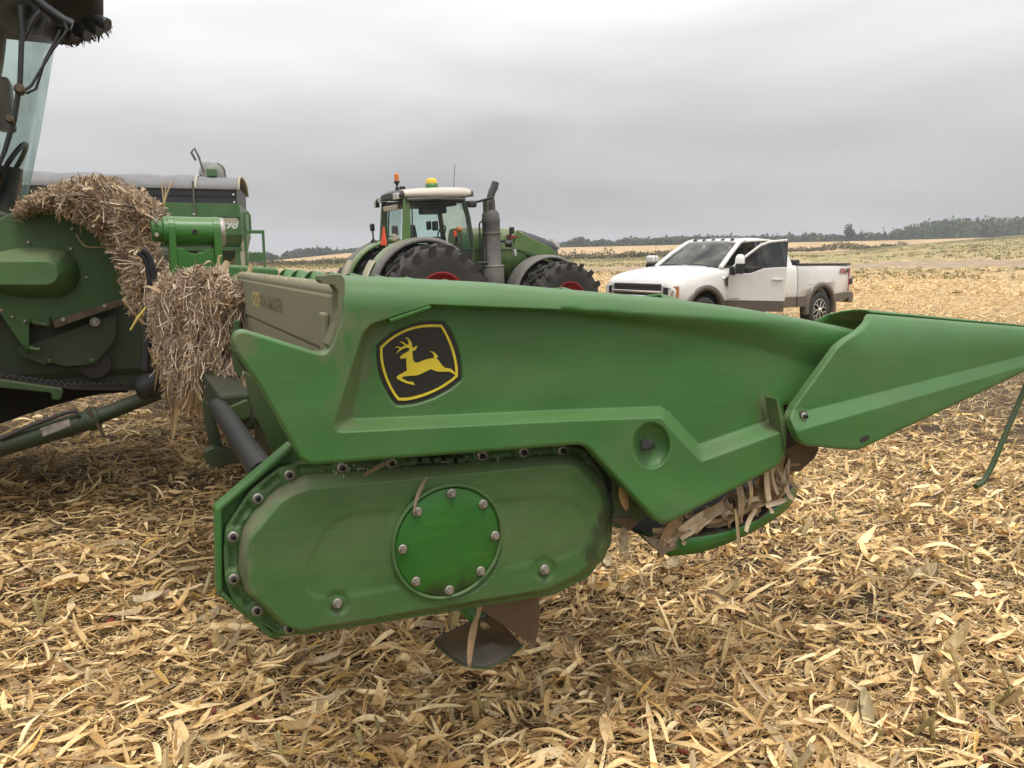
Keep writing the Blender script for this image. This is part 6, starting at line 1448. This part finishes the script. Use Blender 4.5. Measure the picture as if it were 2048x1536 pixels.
MB().tube([(-.38, .80, 2.38), (-.40, 1.02, 2.45), (-.42, 1.20, 2.33)], .03, 8).build('hose_arch', M['blackgloss'], TC); MB().tube([(-.40, 1.0, 2.44), (-.40, 1.02, 2.66)], .02, 6).build('rear_lamp_stem', M['blackgloss'], TC); MB().box((-.40, 1.03, 2.74), (.10, .14, .18)).build('rear_lamp', M['blackgloss'], TC, .03)
MB().prism([(-.52, -.24, 2.30), (-.52, .16, 2.30), (-.49, -.02, 2.72), (-.49, -.06, 2.72)], (.02, 0, 0)).build('slow_vehicle_triangle', M['smv'], TC)
MB().box((.90, -1.0, 2.50), (.04, .12, .12)).build('marker_panel', M['smv'], TC, .01); MB().lathe((.98, -1.08, 2.60), (.3, -.9, 0), [(.05, -.06), (.065, 0), (.065, .03), (.04, .05)], 14).build('turn_lamp', M['amber'], TC); MB().tube([(.9, -.88, 1.95), (.95, -1.0, 2.45)], .025, 6).build('lamp_stem', M['blackgloss'], TC)
MB().box((-.42, -.62, 2.62), (.12, .16, .22)).build('mirror', M['tcharcoal'], TC, .03); MB().box((-.46, -.64, 2.46), (.10, .14, .16)).build('work_lamp', M['trim'], TC, .02)

# ------------------------------------------------------------------ grain cart
GCX = 20.5
def gpt(px, py, d=GCX): q = ray(px, py); return EYEV + q * (d / q[1])
GYAW, W = R(15), 1.7
gr_ = gpt(484, 515)
GC = empty('grain_cart', (float(gr_[0]) - W * math.sin(GYAW), GCX + W * math.cos(GYAW), -.25), GYAW, 'green grain cart with grey rolled tarp, black side boards and rear ladder', 'grain cart')
M['cartgreen'] = material('cart green paint', (.030, .115, .030), .45, var=.08, dust=.25, dust_col=(.16, .17, .10), top_dust=.2)
M['tarp'] = material('grey tarp', (.13, .13, .135), .55, var=.12, scale=2, dust=.4, dust_col=(.30, .29, .27), bump=.4, bscale=5)
M['board'] = material('black side board', (.018, .020, .024), .5, var=.1, dust=.1, dust_col=(.10, .10, .10))
M['cream_d'] = material('pale letter decal', (.50, .50, .47), .5, var=.1)
def gz(py): return float(gpt(480, py)[2]) + .25
def gx(px):
    q = ray(px, 515); k = q[0] / q[1]; return float((k * GCX - gr_[0]) / (math.cos(GYAW) - k * math.sin(GYAW)))
zt_, zb1, zg, zm, zl, zbot = gz(374), gz(407), gz(470), gz(500), gz(545), gz(640)
xl = gx(-190)
cb_ = MB(); xpoly(cb_, [(xl, zb1), (0, zb1), (.04, gz(440)), (.04, zg), (xl, zg)], -W, W); cb_.build('cart_body', M['cartgreen'], GC, .01)
MB().hexa([(xl, -W, zg - .003), (.04, -W, zg - .003), (.04, W, zg - .003), (xl, W, zg - .003)], [(xl + .8, -W * .62, zm - .05), (-.05, -W * .8, zm - .05), (-.05, W * .8, zm - .05), (xl + .8, W * .62, zm - .05)]).build('hopper', M['cartgreen'], GC)
MB().hexa([(xl + .3, -W * .80, zm), (-.02, -W * .86, zm), (-.02, W * .86, zm), (xl + .3, W * .8, zm)], [(xl + 1.6, -W * .7, zl), (-.6, -W * .7, zl), (-.6, W * .7, zl), (xl + 1.6, W * .7, zl)]).build('lower_hopper', M['green_dark'], GC)
MB().box((xl / 2, -W * .88, zm + .03), (-xl, .10, .10)).build('frame_rail', M['cartgreen'], GC, .01)
for x in (gx(400), gx(475)): MB().box((x, -W * .86, (zm + zl) / 2 - .3), (.14, .14, zm - zl + .6)).build('frame_post', M['cartgreen'], GC, .01)
for x0, y_, mt in ((xl, zb1, 'board'),):
    MB().box((xl / 2 - .06, -W + .02, (zb1 + zt_) / 2 + .02), (-xl - .02, .04, zt_ - zb1 + .04)).build('side_board', M['board'], GC, .004); MB().box((xl / 2 - .06, -W - .01, (zb1 + zt_) / 2 - .02), (-xl - .02, .03, .03)).build('board_seam', M['blackgloss'], GC)
    MB().box((xl / 2 - .06, W - .02, (zb1 + zt_) / 2 + .02), (-xl - .02, .04, zt_ - zb1 + .04)).build('side_board', M['board'], GC, .004)
    MB().box((-.06, 0, (zb1 + zt_) / 2 + .02), (.04, 2 * W, zt_ - zb1 + .04)).build('end_board', M['board'], GC, .004)
# arched tarp
rings = []
for i, x in enumerate(np.linspace(xl, .0, 22)):
    sag = .03 * math.sin(i * 1.9) - .05 * smooth01((i - 17) / 4.0) * 1.0; h_ = gz(345) - zt_
    rings.append([(x, -W - .05, zt_ - .07), (x, -W - .05, zt_ + .02), (x, -W * .92, zt_ + h_ * .45 + sag * .3)] + [(x, W * math.cos(a), zt_ + h_ * .2 + (h_ * .85 + sag) * math.sin(a)) for a in np.linspace(2.5, .6, 9)] + [(x, W * .92, zt_ + h_ * .45), (x, W + .05, zt_)])
MB().loft(rings, closed=False, caps=False).build('tarp', M['tarp'], GC)
MB().tube([(p[0] + .02, p[1], p[2] + .01) for p in rings[-1]], .03, 8).build('tarp_bow', M['trim'], GC)
for x in (gx(398),): MB().loft([[(x + a, p[1] - .02, p[2] + .02) for p in rings[-4]] for a in (0, .06)], closed=False, caps=False).build('tarp_strap', M['trim'], GC); MB().box((gx(396), -W - .045, (zb1 + zt_) / 2 - .15), (.05, .012, .95)).build('strap_tail', M['exhaust'], GC)
for px, py in ((474, 390), (475, 405), (62, 378), (70, 378), (394, 430)): MB().lathe((gx(px), -W - .035, gz(py)), (0, -1, 0), [(.03, 0), (.03, .02), (.015, .03)], 10).build('bolt', M['lens'], GC)
# stripe and number
MB().box((gx(390), -W - .006, gz(440)), (gx(480) - gx(300), .012, .09)).build('stripe', M['trim'], GC); MB().box((xl / 2, -W - .006, gz(436)), (-xl, .010, .05)).build('crease', M['green_dark'], GC)
text('lettering', '898', .30, M['cream_d'], GC, Matrix(((1, 0, 0, gx(443)), (0, 0, -1, -W - .004), (0, 1, 0, gz(457))  , (0, 0, 0, 1))), .012, .003, .25, gx(481) - gx(443))
# ladder and platform at the end
MB().box((.10, -W * .9, (gz(424) + zl) / 2), (.07, .07, gz(424) - zl)).build('ladder_rail', M['cartgreen'], GC, .01)
MB().tube([(.10, -W * .9, gz(424)), (.20, -W * .9, gz(424)), (.24, -W * .9, gz(430)), (.24, -W * .9, gz(465))], .03, 8).build('ladder_hook', M['cartgreen'], GC)
x0, x1 = gx(497), gx(528)
MB().box((x1, -W * .9, (gz(462) + zl) / 2), (.07, .07, gz(462) - zl)).build('ladder_rail', M['cartgreen'], GC, .01)
MB().box(((x0 + x1) / 2, -W * .9, gz(463)), (x1 - x0 + .07, .075, .09)).build('ladder_top', M['cartgreen'], GC, .01)
MB().box(((x0 + x1) / 2, -W * .9, gz(514)), (x1 - x0, .075, .24)).build('ladder_platform', M['cartgreen'], GC, .01); MB().box(((x0 + x1) / 2, -W * .9, gz(545)), (x1 - x0, .06, .05)).build('ladder_rung', M['cartgreen'], GC, .01)
MB().prism([(.06, -W * .9, gz(470)), (.10, -W * .9, gz(470)), (.10, -W * .9, gz(560)), (.0, -W * .9, gz(540)), (-.08, -W * .9, gz(505))], (0, .05, 0)).build('end_gusset', M['trim'], GC)
# unload spout seen over the tarp
sx, sz = gx(421), gz(345)
MB().lathe((sx, -.2, sz - .15), (.12, 0, 1), [(.38, 0), (.35, .25), (.33, .40), (.27, .50), (.25, .53)], 24).build('spout', material('weathered grey spout', (.24, .245, .23), .6, var=.15, dust=.3, dust_col=(.34, .32, .26)), GC)
MB().tube([(sx - .16, -.55, sz + .1), (sx - .26, -.55, sz + .5), (sx - .36, -.55, sz + .72), (sx - .44, -.55, sz + .60), (sx - .34, -.55, sz + .40)], .03, 6).build('spout_hose', M['exhaust'], GC)
MB().box((sx + .05, -.60, sz + .08), (.26, .2, .22)).build('spout_motor', M['cartgreen'], GC, .03); MB().tube([(sx + .2, -.6, sz + .35), (sx + .36, -.6, sz + .2), (sx + .4, -.6, sz - .1)], .015, 6).build('spout_cable', M['blackgloss'], GC)
# wheels
for s in (-1, 1): big_tyre('tyre', (xl * .45, s * 1.5, .95), .95, .8, GC, 18)
# ------------------------------------------------------------------ loose leaves and husks on the machine
def loose(name, px, ang, ln, wd, L, label, col, bend=.3, twist=.5, parent=None, tilt=0.0, cat='corn leaf', S=8):
    c = hl(np.array([float(px[0])]), np.array([float(px[1])]), L); k = mpp(px[0], px[1], L)
    t = np.array([[math.cos(ang), tilt, math.sin(ang)]]); nr = np.array([[.1, -1.0, .1]])
    v, f, cc = strips(c, t, nr, np.array([ln * k]), np.array([wd * k]), np.array([bend]), np.array([twist]), S, .22, 1.0, np.array([col]), np.array([1.0]))
    o = np_mesh(name, v, [f], M['straw'], None, col=cc, smooth=True)
    sm = o.modifiers.new('thickness', 'SOLIDIFY'); sm.thickness = .0006
    o.location = HEADLOC; o.rotation_euler = (0, 0, HYAW)
    return tag(o, label, cat)
loose('corn_leaf', (838, 990), R(68), 82, 9, .040, 'twisted dry leaf scrap stuck over the rim of the round cover', (.42, .33, .22), .5, 1.6)
loose('corn_leaf', (756, 935), R(22), 70, 9, .075, 'thin brown leaf blade poking out under the shield above the gearbox', (.34, .25, .14), .3, .4)
loose('corn_leaf', (945, 1278), R(80), 120, 17, .10, 'torn long tan leaf draped over the auger blade', (.40, .28, .16), .3, .8)
loose('corn_leaf', (962, 1205), R(75), 70, 14, .12, 'short brown leaf hanging from the gearbox bottom edge', (.36, .25, .14), .2, .5)
loose('corn_leaf', (1248, 992), R(104), 62, 22, .03, 'orange brown leaf wedged beside the point of the shield', (.40, .26, .10), .2, .4)
# tangle of husks caught between shield and pan
n = 230; ox = rng.uniform(1330, 1575, n); oy = np.interp(ox, [1330, 1440, 1530, 1575], [1066, 1036, 985, 950]) + rng.normal(0, 9, n)
Lz = rng.uniform(.05, .20, n); c = hl(ox, oy, Lz); an = rng.normal(R(30), .5, n); up = rng.uniform(0, 1, n) < .45; an = np.where(up & (ox > 1450), R(95) + rng.normal(0, .25, n), an)
t = np.stack([np.cos(an), rng.normal(0, .4, n), np.sin(an)], 1)
hp = np.array([[.50, .385, .24], [.42, .31, .18], [.58, .46, .30], [.32, .22, .12]])
v, f, cc = strips(c, t, np.tile([.0, -.8, .5], (n, 1)) + rng.normal(0, .4, (n, 3)), rng.uniform(.05, .14, n), rng.uniform(.010, .034, n), rng.normal(0, .7, n), rng.normal(0, .7, n), 5, .2, .35, hp, np.array([.3, .3, .2, .2]))
big = [((1395, 1045), 22, 95, 40), ((1430, 1020), 18, 70, 30), ((1480, 1005), 96, 110, 26), ((1535, 965), 98, 80, 22), ((1548, 960), 108, 70, 14), ((1500, 985), 95, 80, 14), ((1475, 1060), 100, 90, 12), ((1500, 1040), 60, 50, 18), ((1560, 950), 115, 60, 10), ((1555, 1005), 5, 60, 14)]
bc = hl(np.array([b[0][0] for b in big], float), np.array([b[0][1] for b in big], float), np.linspace(.05, .03, len(big)))
ba = np.array([R(b[1]) for b in big]); k = mpp(1450, 1020, .05)
v2, f2, c2 = strips(bc, np.stack([np.cos(ba), 0 * ba, np.sin(ba)], 1), np.tile([.1, -1, .25], (len(big), 1)), np.array([b[2] * k for b in big]), np.array([b[3] * k * .75 for b in big]), rng.normal(0, .5, len(big)), rng.normal(0, .5, len(big)), 7, .18, .30, hp, np.array([.4, .3, .2, .1]))
V_, F__, C_ = gather([(v, f, cc), (v2, f2, c2)])
o = np_mesh('husk_tangle', V_, F__, M['straw'], None, col=C_); o.location = HEADLOC; o.rotation_euler = (0, 0, HYAW)
tag(o, 'torn brown husks and leaves jammed between end shield and pan', 'husk tangle', None, 'stuff')
# corn silk hanging by the worn tip
n = 90; x0 = rng.normal(1247, 4, n); x1 = x0 + rng.normal(0, 9, n)
a, b = hl(x0, np.full(n, 1060.) + rng.normal(0, 3, n), .05), hl(x1, 1100 + rng.uniform(-8, 26, n), .05)
v, f, cc = strips((a + b) / 2, b - a, np.tile([0., -1, 0], (n, 1)), np.linalg.norm(b - a, axis=1), np.full(n, .0014), rng.normal(0, .4, n), rng.normal(0, .2, n), 4, 0, .3, np.array([[.36, .28, .18], [.46, .37, .24]]), np.array([.5, .5]))
o = np_mesh('corn_silk', v, [f], M['straw'], None, col=cc); o.location = HEADLOC; o.rotation_euler = (0, 0, HYAW); tag(o, 'wisp of pale corn silk hanging from the worn panel tip', 'corn silk')
# pale whole husks lying on the field, each on its own
def ground_at(px, py, lift=.05):
    d = ray(px, py); t = (EYE - lift) / -d[2]
    for _ in range(6):
        p = EYEV + d * t; t += (p[2] - float(ground_z(p[0], p[1])) - lift) / -d[2]
    return EYEV + d * t
def husk(px, py, ang, ln, wd, label, col=(.66, .54, .34), tilt=.3, cup=.5):
    p = ground_at(px, py, .055); k = np.linalg.norm(p - EYEV) / F_PX
    t = np.array([[math.cos(ang), math.sin(ang), tilt]]); parts = []
    for q in range(4):
        v, f, c = strips(p[None] + rng.normal(0, .004, (1, 3)), t + rng.normal(0, .10, (1, 3)), np.array([[rng.normal(0, .3), -.4, 1.0]]), np.array([ln * k * rng.uniform(.8, 1.05)]), np.array([wd * k * rng.uniform(.6, 1)]), np.array([rng.normal(.4, .4)]), np.array([rng.normal(0, .5)]), 8, cup, .95, np.array([col]), np.array([1.0]))
        parts.append((v, f, c))
    V, Fs, Cc = gather(parts); o = np_mesh('corn_husk', V, Fs, M['straw'], None, col=Cc, smooth=True); o.location = (0, 0, 0)
    return tag(o, label, 'corn husk', 'pale husks lying on the straw')
husk(1214, 1122, R(80), 46, 24, 'plump pale husk lying just past the stained end of the gearbox')
husk(1344, 1128, R(50), 44, 26, 'pale cupped husk under the silver worn pan edge')
husk(1640, 1090, R(70), 40, 24, 'pale husk pair lying below the green pan tip')
husk(1450, 1180, R(25), 86, 22, 'long yellow husk on the ground under the shield point', (.56, .42, .20))
husk(640, 1320, R(10), 84, 20, 'long pale husk below the bottom of the gearbox', (.66, .52, .33))
husk(300, 1195, R(5), 70, 24, 'broad pale husk left of the gearbox folded edge', (.66, .54, .36))
husk(420, 1232, R(40), 46, 22, 'crumpled pale husk against the lower corner of the gearbox plate')
husk(1730, 1420, R(70), 90, 26, 'upright fan of pale leaves at the bottom right of the field', (.62, .50, .28), .8)
husk(1900, 1290, R(30), 100, 24, 'pointed yellow leaf lying under the far end of the prop rod', (.60, .48, .24), .4)
husk(1850, 1145, R(20), 60, 26, 'folded pale husk lying in the straw straight below the prop rod foot')

# chaff caught on ledges of the shield, gearbox and back sheet
def on_shield(x, y): P = np.stack([x, y], 1); return hl(x, y, -(shield_h(P) + .002))
cr_ = []
x = rng.uniform(640, 1150, 60); y = np.interp(x, [640, 1150], [944, 908]) + rng.normal(0, 4, 60); cr_.append(hl(x, y, .088 + rng.normal(0, .008, 60)))
yy = rng.uniform(.1, 1.7, 160); cr_.append(np.stack([US + rng.uniform(.005, .045, 160), yy, np.full(160, ztop + .022)], 1))
c = np.concatenate(cr_); n = len(c); an = rng.uniform(0, 6.28, n)
v, f, cc = strips(c, np.stack([np.cos(an), -.2 + 0 * an, np.sin(an) * .5], 1), np.tile([0, -.6, .8], (n, 1)) + rng.normal(0, .3, (n, 3)), rng.uniform(.003, .014, n), rng.uniform(.001, .003, n), rng.normal(0, .5, n), rng.normal(0, .5, n), 2, 0, .5, PILE_PAL * 1.3, np.array([.26, .26, .20, .12, .10, .06]))
o = np_mesh('chaff_crumbs', v, [f], M['chaff'], None, col=cc); o.location = HEADLOC; o.rotation_euler = (0, 0, HYAW)
tag(o, 'tiny chaff crumbs lodged in the creases of the corn header', 'chaff', None, 'stuff')
# thin grey haze between here and the far woods
hz = MB().box((0, 0, 20), (3300, 3300, 56)).build('haze', None)
hm = bpy.data.materials.new('field haze'); hm.use_nodes = True; hn = hm.node_tree.nodes; hn.remove(hn['Principled BSDF'])
pv = hn.new('ShaderNodeVolumePrincipled'); pv.inputs['Density'].default_value = .00055; pv.inputs['Color'].default_value = (.93, .95, .98, 1); pv.inputs['Anisotropy'].default_value = .2
hm.node_tree.links.new(pv.outputs[0], hn['Material Output'].inputs['Volume']); hz.data.materials.append(hm)
tag(hz, 'thin grey haze over the far field and woods', 'haze', None, 'stuff')
